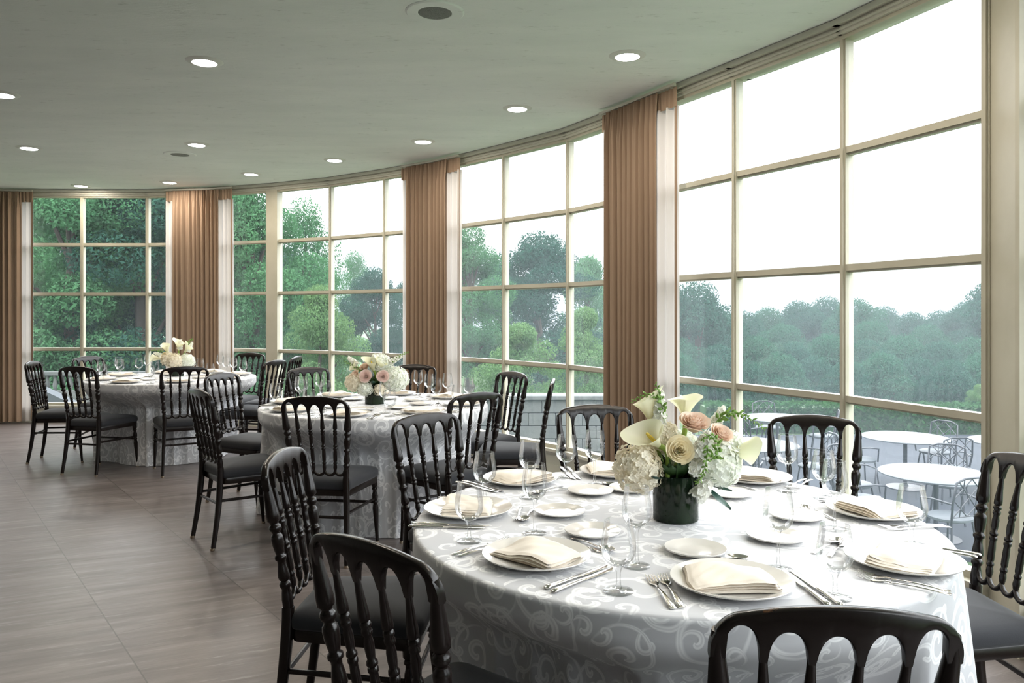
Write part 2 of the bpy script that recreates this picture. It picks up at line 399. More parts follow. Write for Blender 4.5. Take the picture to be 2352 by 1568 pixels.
# ------------------------------------------------------------ room shell
CEIL_Z=2.945; HEAD_Z=2.843; SILL_Z=.20; BARS=(2.255,1.629,.930)
ST=[(-8.65,9.05),(-7.9,9.42),(-7.1,9.68),(-6.3,9.80),(-5.466,9.84),(-4.635,9.84),(-3.76,9.70),(-2.885,9.38),(-2.10,8.98),
    (-1.389,8.47),(-.70,7.92),(-.065,7.24),(.49,6.59),(.93,5.80),(1.413,4.86),(1.789,4.14),(2.075,3.36)]
ST2=[(2.13,3.06),(2.21,2.2),(2.26,1.35),(2.24,.5),(2.13,-.35),(1.93,-1.2)]
V2=lambda p:Vector((p[0],p[1]))
def seg_frame(a,b):
    A=V2(a);B=V2(b);t=(B-A).normalized(); n=Vector((t.y,-t.x))   # inward normal (towards the room)
    return A,B,t,n
def wall_box(mb,a,b,z0,z1,d_in,d_out,ext=0.0):
    A,B,t,n=seg_frame(a,b); A=A-t*ext;B=B+t*ext
    p=[A+n*d_in,B+n*d_in,B-n*d_out,A-n*d_out]
    v=[(q.x,q.y,z0) for q in p]+[(q.x,q.y,z1) for q in p]
    mb.add(v,[(0,1,2,3),(7,6,5,4),(1,0,4,5),(2,1,5,6),(3,2,6,7),(0,3,7,4)])
def post_box(mb,p,t,w,din,dout,z0,z1):
    n=Vector((t.y,-t.x));P=V2(p)
    q=[P-t*w/2+n*din,P+t*w/2+n*din,P+t*w/2-n*dout,P-t*w/2-n*dout]
    v=[(a.x,a.y,z0) for a in q]+[(a.x,a.y,z1) for a in q]
    mb.add(v,[(0,1,2,3),(7,6,5,4),(1,0,4,5),(2,1,5,6),(3,2,6,7),(0,3,7,4)])
POSTS={7:.17,13:.20}
GROUPS=[(0,3),(3,6),(6,7),(7,10),(10,13),(13,16)]
wi=0
def build_window(stations, posts_w):
    global wi; wi+=1
    fr=MB(); mu=MB(); gl=MB()
    n=len(stations)
    for k in range(n-1):
        a,b=stations[k],stations[k+1]
        wall_box(fr,a,b,HEAD_Z,HEAD_Z+.022,.030,.035,.004)
        wall_box(fr,a,b,SILL_Z,SILL_Z+.045,.03,.035,.004)
        for z in BARS:
            wall_box(mu,a,b,z-.020,z+.014,.020,.030,.0)
            wall_box(mu,a,b,z-.030,z-.020,.008,.030,.0)
        zs=[SILL_Z+.045,BARS[2],BARS[1],BARS[0],HEAD_Z]
        for i in range(4):
            A,B,t,nn=seg_frame(a,b)
            p=[A+t*.012,B-t*.012]
            z0,z1=zs[i]+.004,zs[i+1]-.02
            gl.add([(p[0].x,p[0].y,z0),(p[1].x,p[1].y,z0),(p[1].x,p[1].y,z1),(p[0].x,p[0].y,z1)],[(0,1,2,3)])
    for k in range(n):
        t=(V2(stations[min(k+1,n-1)])-V2(stations[max(k-1,0)])).normalized()
        end = k in (0,n-1)
        if end:
            pass
        post_box(mu,stations[k],t,.040,.024,.034,SILL_Z+.045,HEAD_Z)
        post_box(mu,stations[k],t,.020,.034,.040,SILL_Z+.045,HEAD_Z)
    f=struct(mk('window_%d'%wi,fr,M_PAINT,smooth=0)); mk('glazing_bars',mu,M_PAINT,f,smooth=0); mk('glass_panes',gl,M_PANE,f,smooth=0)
    return f
for a,b in GROUPS: build_window(ST[a:b+1],None)
build_window(ST2,None)
# posts between windows
for k,(idx,w) in enumerate(POSTS.items()):
    mb=MB(); t=(V2(ST[idx+1])-V2(ST[idx-1])).normalized()
    post_box(mb,ST[idx],t,w,.05,.05,SILL_Z,HEAD_Z+.03)
    struct(mk('trim_%d'%(k+1),mb,M_PAINT,smooth=0))
mb=MB()  # broad pillar on the right
v=[(2.068,3.36),(2.032,3.10),(2.16,3.03),(2.26,3.10),(2.26,3.40)]
mb.add([(x,y,z) for z in (0,CEIL_Z) for x,y in v],[(0,1,2,3,4),(9,8,7,6,5)]+[(i,i+5,(i+1)%5+5,(i+1)%5) for i in range(5)])
mb.box((2.026,3.085,0),(2.050,3.112,CEIL_Z)); 
struct(mk('trim_3',mb,M_PAINT,smooth=0))
# low wall with ledge, head band, small cornice
w1=MB(); led=MB(); band=MB(); cor=MB(); skirt=MB()
for S in (ST,ST2):
    for k in range(len(S)-1):
        a,b=S[k],S[k+1]
        wall_box(w1,a,b,0,SILL_Z-.012,.03,.12,.006)
        wall_box(led,a,b,SILL_Z-.012,SILL_Z+.012,.075,.10,.012)
        wall_box(led,a,b,SILL_Z-.035,SILL_Z-.012,.050,.03,.008)
        wall_box(band,a,b,HEAD_Z+.022,CEIL_Z,.05,.12,.008)
        wall_box(cor,a,b,CEIL_Z-.035,CEIL_Z-.004,.085,.0,.012)
        wall_box(cor,a,b,CEIL_Z-.062,CEIL_Z-.050,.062,.0,.010)
        wall_box(skirt,a,b,0,.07,.042,.0,.006)
struct(mk('wall_window',w1,M_WALL,smooth=0)); struct(mk('trim_4',led,M_TRIM,smooth=0))
struct(mk('trim_5',band,M_TRIM,smooth=0)); struct(mk('trim_6',cor,M_TRIM,smooth=0)); struct(mk('baseboard_window',skirt,M_WALL,smooth=0))
room=[(-8.75,9.15)]+ST+ST2+[(1.93,-4.2),(-8.75,-4.2)]
def slab(name,poly,z0,z1,mat):
    mb=MB();n=len(poly)
    mb.add([(x,y,z0) for x,y in poly]+[(x,y,z1) for x,y in poly],[tuple(range(n-1,-1,-1)),tuple(range(n,2*n))]+[(i,(i+1)%n,(i+1)%n+n,i+n) for i in range(n)])
    return struct(mk(name,mb,mat,smooth=0))
fp=list(reversed(room))
slab('floor',fp,-.12,0,M_FLOOR); slab('ceiling',fp,CEIL_Z,CEIL_Z+.12,M_CEIL)
for nm,a,b in (('wall_left',(-8.70,-4.2),(-8.70,9.1)),('wall_back',(1.98,-4.15),(-8.75,-4.15)),('wall_right',(1.93,-1.2),(1.93,-4.2))):
    mb=MB(); wall_box(mb,a,b,0,CEIL_Z,.05,.1,0); struct(mk(nm,mb,M_ROOM,smooth=0))

# ------------------------------------------------------------ ceiling lights and speakers
def make_downlight():
    r=empty('downlight')
    mb=MB(); mb.lathe([(.074,-.012),(.082,-.010),(.104,-.004),(.112,0.0)],40,cap=False)
    mb.lathe([(.112,0),(.074,-.0005)],40,cap=False)
    mk('trim_ring',mb,M_RING,r)
    mb=MB(); mb.lathe([(.0001,-.014),(.045,-.0135),(.070,-.0115),(.076,-.008)],40,cap=False); mk('lamp_lens',mb,M_LENS,r,smooth=180)
    ld=bpy.data.lights.new('bulb','AREA'); ld.shape='DISK'; ld.size=.13; ld.energy=LAMP_WATTS; ld.color=(1,.84,.66)
    lo=bpy.data.objects.new('bulb',ld); COL.objects.link(lo); lo.parent=r; lo.location=(0,0,-.016)
    return r
PL=Proto(make_downlight())
LAMPS=[(-1.91,4.80,'round ceiling downlight glowing white, large one left of the ceiling speaker'),
 (.70,4.69,'round ceiling downlight glowing white, nearest one on the right, before the big window'),
 (.04,5.90,'round glowing ceiling downlight, second from the right in the row along the windows'),
 (-.81,7.03,'round glowing ceiling downlight, third from the right, above the middle curtain'),
 (-1.81,7.89,'round glowing ceiling downlight above the sky-filled middle window'),
 (-2.93,8.68,'round glowing ceiling downlight above the narrow pane right of the left curtain'),
 (-4.09,9.23,'small round glowing ceiling downlight above the left edge of the left curtain'),
 (-5.29,9.48,'small round glowing ceiling downlight over the far left window'),
 (-4.57,7.31,'round glowing ceiling downlight at the far left, in the middle row'),
 (-2.92,7.16,'round glowing ceiling downlight right beside the small far ceiling speaker'),
 (-3.64,5.52,'round glowing ceiling downlight cut by the left edge of the picture')]
LAMPS+=[(1.16,3.42,'round ceiling downlight over the far side of the near table, above the picture'),(1.36,2.05,'round ceiling downlight over the near table, beside the pillar, above the picture'),(-.95,3.05,'round ceiling downlight over the gap between near and middle tables, above the picture')]
for x,y,l in LAMPS: PL.put((x,y,CEIL_Z),0,l,'ceiling light','recessed downlights')
def make_speaker():
    r=empty('ceiling_speaker')
    mb=MB(); mb.lathe([(.085,-.004),(.09,-.008),(.145,-.008),(.152,-.003),(.153,0)],48,cap=False); mk('cover_ring',mb,M_CEIL,r)
    mb=MB(); mb.lathe([(.0001,-.010),(.05,-.0095),(.088,-.006)],48,cap=False); mk('grille',mb,M_SPEAK,r,smooth=180)
    return r
PS=Proto(make_speaker())
PS.put((-.40,4.01,CEIL_Z),0,'round flush ceiling speaker with grey perforated grille, near top of picture','ceiling speaker','ceiling speakers')
PS.put((-3.27,7.61,CEIL_Z),0,'small flush ceiling speaker far off beside a downlight on the left','ceiling speaker','ceiling speakers')

# ------------------------------------------------------------ curtains
def path_at(px0,px1,off):
    """inner path parallel to the windows between two sight lines, as dense points"""
    pts=[]
    for k in range(len(ST)-1):
        A,B,t,n=seg_frame(ST[k],ST[k+1])
        for i in range(40): pts.append(A.lerp(B,i/40)+n*off)
    pts=[p for p in pts if px0<=1176+F_PX*p.x/p.y<=px1]
    d=[0]
    for i in range(1,len(pts)): d.append(d[-1]+(pts[i]-pts[i-1]).length)
    def at(s):
        s=max(0,min(d[-1],s)); i=int(np.searchsorted(d,s)); i=max(1,min(len(pts)-1,i))
        f=(s-d[i-1])/max(1e-9,d[i]-d[i-1]); p=pts[i-1].lerp(pts[i],f)
        t=(pts[min(i+1,len(pts)-1)]-pts[max(i-2,0)]).normalized(); return p,Vector((t.y,-t.x)),t
    return at,d[-1]
def drape(at,s0,s1,zt,zb,lam,amp,seed,ns=260,nz=26,bulge=0.0,header=True,off=0.0):
    rr=random.Random(seed); ph=[rr.uniform(0,6.28) for _ in range(6)]
    mb=MB()
    def fn(u,v):
        z=zt+(zb-zt)*v
        s=s0+(s1-s0)*u
        flare=bulge*math.sin(min(1,v*1.3)*PI/2)
        s=s+(u-.5)*flare
        p,n,t=at(s)
        th=2*PI*(s-s0)/lam
        ph_=.9*math.sin(th*.23+ph[0])+.6*math.sin(th*.11+ph[1])
        zz=(zt-z)
        hd=min(1.0,zz/.13) if header else 1.0
        w=math.sin(th+ph_+.5*v*math.sin(th*.17+ph[2]))
        w2=math.sin(2*th+ph[3]+1.1*math.sin(th*.3))
        a=amp*(.45+.55*hd)*(.8+.25*math.sin(th*.19+ph[4]+v))
        d=a*(math.copysign(abs(w)**.8,w)*.8+w2*.22*(1-.4*v))
        if header and zz<.13: d=d*.75+.006*math.sin(th*3+ph[5])
        q=p+n*(d+off)
        return (q.x,q.y,z)
    mb.grid(fn,ns,nz); return mb
CUR=[(-60,76,'tan pleated curtain at the far left edge of the room',1),
     (377,532,'tan pleated curtain hanging behind the flowers of the far left table',2),
     (919,1055,'tan pleated curtain in the middle, behind the second table',3),
     (1377,1553,'tan pleated curtain on the right, tallest, above the near table flowers',4)]
for px0,px1,l,sd in CUR:
    r=empty('curtain'); at,L=path_at(px0,px1,.15)
    p0,_,_=at(0); r.location=(0,0,0)
    e0=L*.11; e1=L-L*.20
    tz=CEIL_Z-.045
    mk('drape',drape(at,e0,e1,tz,.025,.066,.040,sd),M_CURT,r,smooth=180)
    mk('lining',drape(at,0.0,e0+.05,tz-.12,.03,.075,.030,sd+20,60,26,header=False,off=-.035),M_LIN,r,smooth=180)
    mk('lining',drape(at,e1-.05,L,tz-.12,.03,.085,.032,sd+40,60,26,header=False,off=-.035),M_LIN,r,smooth=180)
    mk('header_tape',drape(at,0.0,L,tz,tz-.13,.05,.010,sd+60,300,6,header=False,off=-.02),M_CURT,r,smooth=180)
    mk('hem',drape(at,L-.028,L,tz-.1,.03,.2,.004,sd+80,8,20,header=False,off=-.02),M_CURT,r,smooth=180)
    tr=MB()
    for i in range(24):
        a_,n_,_=at(L*i/24-.02 if i==0 else L*i/24); b_,_,_=at(L*(i+1)/24)
        wall_box(tr,(a_.x,a_.y),(b_.x,b_.y),tz+.004,tz+.022,.012,.012,.002)
    mk('track',tr,M_TRIM,r,smooth=0)
    tag(r,l,'curtain','tan curtains between the windows')

# ------------------------------------------------------------ chairs
def lean(z):
    if z>=.47:
        k=(z-.47)/.463; return -.072*k**1.25
    k=(.47-z)/.47; return -.052*k**1.7
def post_x(z):
    if z>=.47: return .151+(.181-.151)*min(1,(z-.47)/.38)
    return .151+.020*((.47-z)/.47)
POSTPROF=[(.885,.0100),(.862,.0120),(.84,.0135),(.80,.0170),(.765,.0205),(.748,.0205),(.741,.0130),(.736,.0125),(.731,.0175),(.724,.0195),(.717,.0175),(.711,.0120),(.706,.0125),(.700,.0175),
 (.690,.0190),(.670,.0180),(.650,.0145),(.641,.0125),(.637,.0180),(.628,.0185),(.622,.0130),(.612,.0125),(.590,.0165),(.572,.0185),(.563,.0160),(.558,.0120),(.553,.0165),(.546,.0185),(.539,.0165),(.533,.0125),
 (.520,.0150),(.500,.0175),(.482,.0165),(.470,.0165)]
def refine(prof):
    out=[]
    for (z0,r0),(z1,r1) in zip(prof,prof[1:]):
        out.append((z0,r0)); 
        if abs(z0-z1)>.02:
            for k in (1,2,3): out.append((z0+(z1-z0)*k/4,r0+(r1-r0)*k/4))
    out.append(prof[-1]); return out
SPX_T=(-.111,-.037,.037,.111); SPX_B=(-.0915,-.0305,.0305,.0915)
SPPROF=[(.850,.0065),(.832,.0072),(.820,.0078),(.79,.0100),(.765,.0125),(.752,.0125),(.748,.0085),(.744,.0120),(.738,.0125),(.733,.0090),(.728,.0120),(.721,.0120),(.716,.0085),(.700,.0110),(.680,.0105),(.664,.0085),
 (.660,.0120),(.653,.0125),(.649,.0085),(.645,.0118),(.638,.0118),(.634,.0095),(.61,.0108),(.575,.0105),(.566,.0080),(.562,.0112),(.556,.0112),(.552,.0085),(.548,.0095),(.535,.0110),(.522,.0085),(.508,.0060)]
def bow(x): return -.012*(1-(x/.19)**2)
def crest_top(x):
    ax=abs(x)
    z=.933-.020*(ax/.16)**2
    if ax>.150:
        k=min(1,(ax-.150)/.0435); z-=.046*(1-math.sqrt(max(0,1-k*k)))
    return z
def crest_bot(x):
    c=[-.146,-.074,0,.074,.146]; h=[.897,.889,.885,.889,.897]
    hw=[.0285,.031,.031,.031,.0285]
    for ci,hi,wi_ in zip(c,h,hw):
        d=abs(x-ci)/wi_
        if d<=1: return hi-.055*(1-math.sqrt(max(0,1-d**2.2)))
    ax=abs(x)
    if ax>.168: return .838
    return .832
def make_chair():
    r=empty('dining_chair')
    # seat
    def outline(n=64):
        cs=[(-.168,.006),(.168,.006),(.222,.425),(-.222,.425)]; rad=[.03,.03,.055,.055]; P=[]
        for i in range(4):
            a=Vector(cs[i-1]);b=Vector(cs[i]);c=Vector(cs[(i+1)%4])
            u=(a-b).normalized();w=(c-b).normalized()
            p0=b+u*rad[i];p1=b+w*rad[i]
            for k in range(9):
                t=k/8; P.append((1-t)**2*p0+2*t*(1-t)*b+t*t*p1)
        return P
    O=outline(); cx=Vector((0,.215)); m=len(O)
    rings=[(.95,.408),(.985,.410),(1.0,.420),(1.004,.436),(.992,.449),(.95,.459),(.86,.467),(.70,.474),(.45,.479),(.2,.481)]
    mb=MB();v=[];f=[]
    for s,z in rings:
        for p in O:
            q=cx+(p-cx)*s; v.append((q.x,q.y+(.012*(1-(q.x/.22)**2) if q.y>.3 else 0)*s,z))
    for k in range(len(rings)-1):
        for i in range(m):
            a=k*m+i;b=k*m+(i+1)%m; f.append((a,b,b+m,a+m))
    f.append(tuple(range(m-1,-1,-1))); f.append(tuple((len(rings)-1)*m+i for i in range(m)))
    mb.add(v,f); mk('seat',mb,M_SEAT,r,smooth=60)
    mb=MB();v=[];f=[]
    for s,z in [(.90,.372),(.965,.372),(.975,.378),(.975,.405),(.965,.409),(.90,.409)]:
        for p in O: q=cx+(p-cx)*s; v.append((q.x,q.y,z))
    for k in range(5):
        for i in range(m): a=k*m+i;b=k*m+(i+1)%m; f.append((a,b,b+m,a+m))
    for i in range(m): a=5*m+i;b=5*m+(i+1)%m; f.append((a,b,(i+1)%m,i))
    mb.add(v,f); mk('seat_frame',mb,M_CHAIR,r)
    # rear posts with legs
    for s in (-1,1):
        mb=MB(); pr=refine(POSTPROF)
        mb.tube([(s*post_x(z),lean(z)+bow(post_x(z))*.0,z) for z,_ in pr],[q for _,q in pr],14,up=(0,1,0))
        zs=[.474,.44,.40,.36,.30,.24,.18,.12,.06,.012]
        mb.tube([(s*post_x(z),lean(z),z) for z in zs],[(.0165+.0*z,.0185) if z>.35 else (.0115+.005*z/.35,.0125+.006*z/.35) for z in zs],12,up=(0,1,0),sq=.7)
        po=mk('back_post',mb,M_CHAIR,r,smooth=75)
        g=MB(); g.lathe([(.0125,0),(.014,.003),(.0135,.014),(.012,.014)],14,M=Matrix.Translation((s*post_x(0),lean(0),0))); mk('foot_glide',g,M_BRASS,po)
    # crest
    xs=sorted(set([round(.1935*math.sin(PI/2*i/60),5) for i in range(-60,61)]+[round(-.1935+.387*i/120,5) for i in range(121)]))
    mb=MB();v=[];f=[];t=.0105;e=.004
    for x in xs:
        zt=crest_top(x);zb=crest_bot(x)
        if abs(x)>.168: zb=.838
        if zt-zb<.012: zb=zt-.012
        tb=t-.0032*min(1,max(0,(.885-zb)/.053)) if abs(x)<.16 else t
        zm=min(zt-e,max(zb+e+.001,.884))
        for dy,z in ((-tb,zb+e),(-t,zm),(-t,zt-e),(-t+e,zt),(t-e,zt),(t,zt-e),(t,zm),(tb,zb+e),(tb-e,zb),(-tb+e,zb)):
            v.append((x,lean(z)+bow(x)+dy,z))
    nx=len(xs)
    for i in range(nx-1):
        for k in range(10): a=i*10+k;b=i*10+(k+1)%10; f.append((a,b,b+10,a+10))
    f.append(tuple(range(9,-1,-1))); f.append(tuple((nx-1)*10+k for k in range(10)))
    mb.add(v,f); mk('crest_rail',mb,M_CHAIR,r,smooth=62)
    # spindles
    sp=refine(SPPROF)
    for xt,xb in zip(SPX_T,SPX_B):
        mb=MB(); pts=[]
        for z,_ in sp:
            k=(z-.508)/(.850-.508); x=xb+(xt-xb)*k; pts.append((x,lean(z)+bow(x)*k,z))
        mb.tube(pts,[q for _,q in sp],12,up=(0,1,0)); mk('spindle',mb,M_CHAIR,r,smooth=75)
    # scalloped lower rail
    mb=MB(); pts=[]; nodes=[-.146,-.0915,-.0305,.0305,.0915,.146]
    for a,b in zip(nodes,nodes[1:]):
        for k in range(8):
            t_=k/8; x=a+(b-a)*t_; z=.517-.026*(1-(2*t_-1)**2)**.6; pts.append((x,lean(z)+.001,z))
    pts.append((.146,lean(.517),.517))
    mb.tube(pts,(.0085),8,up=(0,1,0)); mk('scalloped_rail',mb,M_CHAIR,r,smooth=70)
    # front legs
    LP=[(.392,.0185),(.350,.0185),(.343,.0120),(.338,.0165),(.331,.0165),(.326,.0115),(.315,.0120),(.300,.0165),(.285,.0175),(.272,.0165),(.262,.0120),(.257,.0165),(.249,.0165),(.244,.0125),(.232,.0150),(.215,.0175),(.18,.0160),(.12,.0130),(.06,.0105),(.012,.0090)]
    for s in (-1,1):
        mb=MB(); pr=refine(LP); mb.tube([(s*(.193+.010*(.39-z)/.39),.385+.030*(max(0,.39-z)/.39)**1.3,z) for z,_ in pr],[q for _,q in pr],14,up=(0,1,0))
        lg=mk('leg',mb,M_CHAIR,r,smooth=75)
        g=MB(); g.lathe([(.0105,0),(.0115,.003),(.011,.013),(.009,.013)],14,M=Matrix.Translation((s*.203,.415,0))); mk('foot_glide',g,M_BRASS,lg)
    zst=.272
    def st(a,b):
        mb=MB(); mb.tube([a,tuple((Vector(a)+Vector(b))/2),b],[(.0075,.0085)]*3,10,sq=.8); mk('stretcher',mb,M_CHAIR,r)
    for s in (-1,1): st((s*post_x(zst),lean(zst),zst+.008),(s*.196,.393,zst+.002))
    st((-post_x(.262),lean(.262),.262),(post_x(.262),lean(.262),.262))
    st((-.197,.394,.252),(.197,.394,.252))
    return r
PC=Proto(make_chair())
LBL='black spindle-back chair '
CH=[('c31',-4.430,7.265,12.5,'at the left end of the far left table, side on'),
('c32',-3.670,6.619,77.0,'front left at the far left table, back to the viewer'),
('c33',-2.809,6.615,118.3,'front right at the far left table, back to the viewer'),
('J',-4.362,8.040,-21.4,'behind the left side of the far left table, crest against green glass'),
('K',-2.984,8.694,-105.6,'behind the far left table, just left of the cream window post'),
('M',-2.340,7.452,163.5,'at the right end of the far left table, turned left'),
('Q',-2.327,8.093,178.0,'edge on, right of the cream window post, far back'),
('c24',-1.817,4.665,41.0,'at the left front of the middle table, all legs visible'),
('c22',-1.063,4.267,83.0,'directly in front of the middle table, back to the viewer'),
('D',-.244,4.462,129.8,'at the right front of the middle table, turned left'),
('E',.205,5.310,176.0,'at the right end of the middle table, seen edge on'),
('F',-.052,5.913,-142.0,'behind the right side of the middle table, before the window'),
('P',-.86,6.72,-96.0,'behind the middle table flowers, crest against the curtain'),
('O',-1.656,6.395,-48.9,'behind the middle table on its left, grey sheen on crest'),
('B',-2.126,5.807,-19.5,'left of the middle table, crest shining blue grey'),
('G',.416,3.738,-82.0,'behind the near table on its left, in front of the tall curtain'),
('C',-.340,3.434,-45.4,'between the middle and near tables, facing the viewer'),
('H',1.312,3.353,-108.0,'behind the near table, before the big window, facing the viewer'),
('R',1.569,2.448,-176.6,'cut by the right edge of the picture, before the pillar'),
('L',-.683,2.546,-3.9,'at the left end of the near table, brown worn edge'),
('A',-.248,1.612,51.5,'front left of the near table, big and close, worn crest'),
('N',.510,1.274,86.5,'closest of all, bottom right, only back visible'),
('S',1.47,1.50,141.0,'at the bottom right corner, only part of its seat showing')]
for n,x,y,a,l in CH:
    PC.put((x,y,0),math.radians(a-90),LBL+l if n not in() else l,'chair','spindle-back dining chairs')

# ------------------------------------------------------------ tables and cloths
T1=(.472,2.33); T2=(-.93,5.27); T3=(-3.27,7.45)
TABLES=[(T1,'nearest',1,11),(T2,'middle',2,23),(T3,'far left',3,37)]
def make_table():
    r=empty('round_table')
    mb=MB(); mb.lathe([(.70,.728),(.755,.730),(.760,.737),(.760,.748),(.755,.753),(.70,.753)],64); mk('tabletop',mb,M_ROOM,r)
    mb=MB()
    for s in(-1,1):
        mb.tube([(s*.22,-.18,.01),(s*.22,-.18,.72),(s*.22,.18,.72),(s*.22,.18,.01)],.014,10)
        mb.tube([(s*.22,-.18,.25),(s*.22,.18,.25)],.010,8)
    mk('folding_frame',mb,M_IRON,r); return r
PT=Proto(make_table())
CHXY=[(x,y,math.radians(a)) for n,x,y,a,l in CH]
def push_profile(center,nth):
    base=np.full(nth,9.0)
    for x,y,a in CHXY:
        if math.hypot(x-center[0],y-center[1])>1.6: continue
        f=np.array([math.cos(a),math.sin(a)]); r=np.array([math.sin(a),-math.cos(a)])
        for u in np.linspace(-.245,.245,40):
            for v in list(np.linspace(-.02,.445,30))+[.462]:
                q=np.array([x,y])+r*u+f*v-np.array(center); d=float(np.hypot(*q)); i=int((math.atan2(q[1],q[0])%(2*PI))/(2*PI)*nth)%nth
                for j in range(i-3,i+4): base[j%nth]=min(base[j%nth],d)
    return base
def cloth(center,seed):
    rr=random.Random(seed); 
    nf=10
    fc=sorted([(i+rr.uniform(-.28,.28))*2*PI/nf for i in range(nf)]); fa=[rr.uniform(.55,1.15) for _ in fc]; fw=[rr.uniform(.13,.20) for _ in fc]
    def fold(th):
        s=0
        for c,a,w in zip(fc,fa,fw):
            d=(th-c+PI)%(2*PI)-PI; s+=a*math.exp(-(d/w)**2)
        return s
    prof=[]  # (kind, r or z, s)
    rad=[0,.15,.3,.42,.52,.6,.66,.70,.735,.752]
    nth=420; v=[];uv=[];f=[]
    R=.765
    rows=[]
    for r_ in rad[1:]: rows.append(('t',r_,.762))
    for k in range(1,5):
        a=PI/2*k/4; rows.append(('e',.752+.013*math.sin(a),.762-.013*(1-math.cos(a))))
    nz=40
    lim=np.minimum(push_profile(center,nth)-.022,1.2)
    lim=np.maximum(lim,.50)
    K=13; sm=np.array([min(lim[(i+j)%nth]+.0012*j*j for j in range(-K,K+1)) for i in range(nth)])
    for k in range(1,nz+1): rows.append(('s',None,.749-(.749-.006)*k/nz))
    v.append((0,0,.762)); 
    for kind,r_,z in rows:
        for i in range(nth):
            th=2*PI*i/nth
            if kind in 'te': rr_=r_
            else:
                g=(.749-z)/.743
                fl=fold(th)
                rr_=R-.002+.055*g**.8*(.35+.0)+ .085*g**.85*(fl-.35)+ .006*g*math.sin(7*th+seed)+.008*g*math.sin(23*th+3*fl+seed)*(.5+.5*g)
            if kind=='s' and sm[i]<rr_+.05:
                k_=min(1.0,max(0.0,(.705-z)/.195)); k_=k_*k_*(3-2*k_)
                tgt=sm[i]-.012*abs(math.sin(i*.21))*k_
                if z<.50: rr_=min(rr_,tgt)
                else: rr_=rr_*(1-k_)+min(rr_,tgt)*k_
            v.append((rr_*math.cos(th),rr_*math.sin(th),z))
    for i in range(nth): f.append((0,1+i,1+(i+1)%nth))
    for k in range(len(rows)-1):
        for i in range(nth):
            a=1+k*nth+i;b=1+k*nth+(i+1)%nth; f.append((a,a+nth,b+nth,b))
    mb=MB(); mb.add(v,f)
    o=mk('tablecloth',mb,M_DAMASK,smooth=180)
    me=o.data; ul=me.uv_layers.new(name='cloth')
    co=np.empty(len(me.vertices)*3,dtype=np.float32); me.vertices.foreach_get('co',co); co=co.reshape(-1,3)
    li=np.empty(len(me.loops),dtype=np.int32); me.loops.foreach_get('vertex_index',li)
    th=np.arctan2(co[:,1],co[:,0]); rad_=np.hypot(co[:,0],co[:,1])
    side=co[:,2]<.7605
    ps=np.empty(len(me.polygons),dtype=np.int32); me.polygons.foreach_get('loop_start',ps); pt=np.empty(len(me.polygons),dtype=np.int32); me.polygons.foreach_get('loop_total',pt)
    UV=np.zeros((len(me.loops),2),dtype=np.float32)
    for s_,t_ in zip(ps,pt):
        ids=li[s_:s_+t_]
        if side[ids].all():
            a=th[ids].copy()
            if a.max()-a.min()>PI: a[a<0]+=2*PI
            UV[s_:s_+t_,0]=a*.84+3.0+seed; UV[s_:s_+t_,1]=-co[ids,2]+seed*.37
        else: UV[s_:s_+t_]=co[ids,:2]+seed
    ul.data.foreach_set('uv',UV.ravel())
    o.location=(center[0],center[1],0)
    return o
for c,nm,i,sd in TABLES:
    PT.put((c[0],c[1],0),.3*i,'round banquet table hidden under the %s white damask cloth'%nm,'table','round tables')
    tag(cloth(c,sd),'floor-length white damask cloth with scroll pattern on the %s round table'%nm,'tablecloth','white damask tablecloths')

# ------------------------------------------------------------ tableware prototypes
TT=.7625
def make_plate(name,R,h,well):
    r=empty(name)
    mb=MB(); t=.0035
    top=[(.0001,.005),(well*.8,.005),(well,.007),(well+.12*R,.0105),(R*.97,h-.0008),(R*.995,h)]
    bot=[(R,h-.0015),(R*.985,h-.004),(well+.13*R,.0065),(well+.02*R,.0025),(well*.9,0.0),(well*.84,0.0),(well*.8,.0015),(.0001,.0015)]
    mb.lathe(top+bot,72,cap=False); return mb
pm=make_plate
def plate_obj(name,R,h,well):
    mb=MB()
    top=[(.0001,.005),(well*.8,.005),(well,.007),(well+.12*R,.0105),(R*.97,h-.0008),(R*.995,h)]
    bot=[(R,h-.0015),(R*.985,h-.004),(well+.13*R,.0065),(well+.02*R,.0025),(well*.9,0.0),(well*.84,0.0),(well*.8,.0015),(.0001,.0015)]
    mb.lathe(top+bot,72,cap=False); return mk(name,mb,M_CHINA,smooth=50)
PD=Proto(plate_obj('dinner_plate',.138,.020,.090))
PB=Proto(plate_obj('bread_plate',.079,.014,.048))
def stemware(name,prof_out,wall,stem,foot_r,H):
    """parts: bowl, stem, foot"""
    r=empty(name)
    mb=MB(); inner=[(max(.0001,q-wall),z+ (wall if i==0 else 0)) for i,(q,z) in enumerate(prof_out)]
    pr_=[]
    for (q0,z0),(q1,z1) in zip(prof_out,prof_out[1:]): pr_+=[(q0,z0),((q0+q1)/2+(.0006 if .1<z0/H<.8 else 0),(z0+z1)/2)]
    q_,z_=prof_out[-1]; pr_+=[(q_,z_),(q_+.0002,z_+.0007),(q_-.0005,z_+.0011),(q_-.0011,z_+.0007),(q_-.0009,z_-.0004)]
    mb.lathe(pr_,40,cap=False); mk('bowl',mb,M_CRYSTAL,r,smooth=180)
    mb=MB(); mb.lathe(stem,16); mk('stem',mb,M_CRYSTAL,r,smooth=180)
    mb=MB(); mb.lathe([(.0001,.0),(foot_r*.97,.0),(foot_r,.0012),(foot_r*.97,.0024),(foot_r*.5,.0042),(.010,.0070),(.0001,.0085)],36,cap=False); mk('foot',mb,M_CRYSTAL,r,smooth=60)
    return r
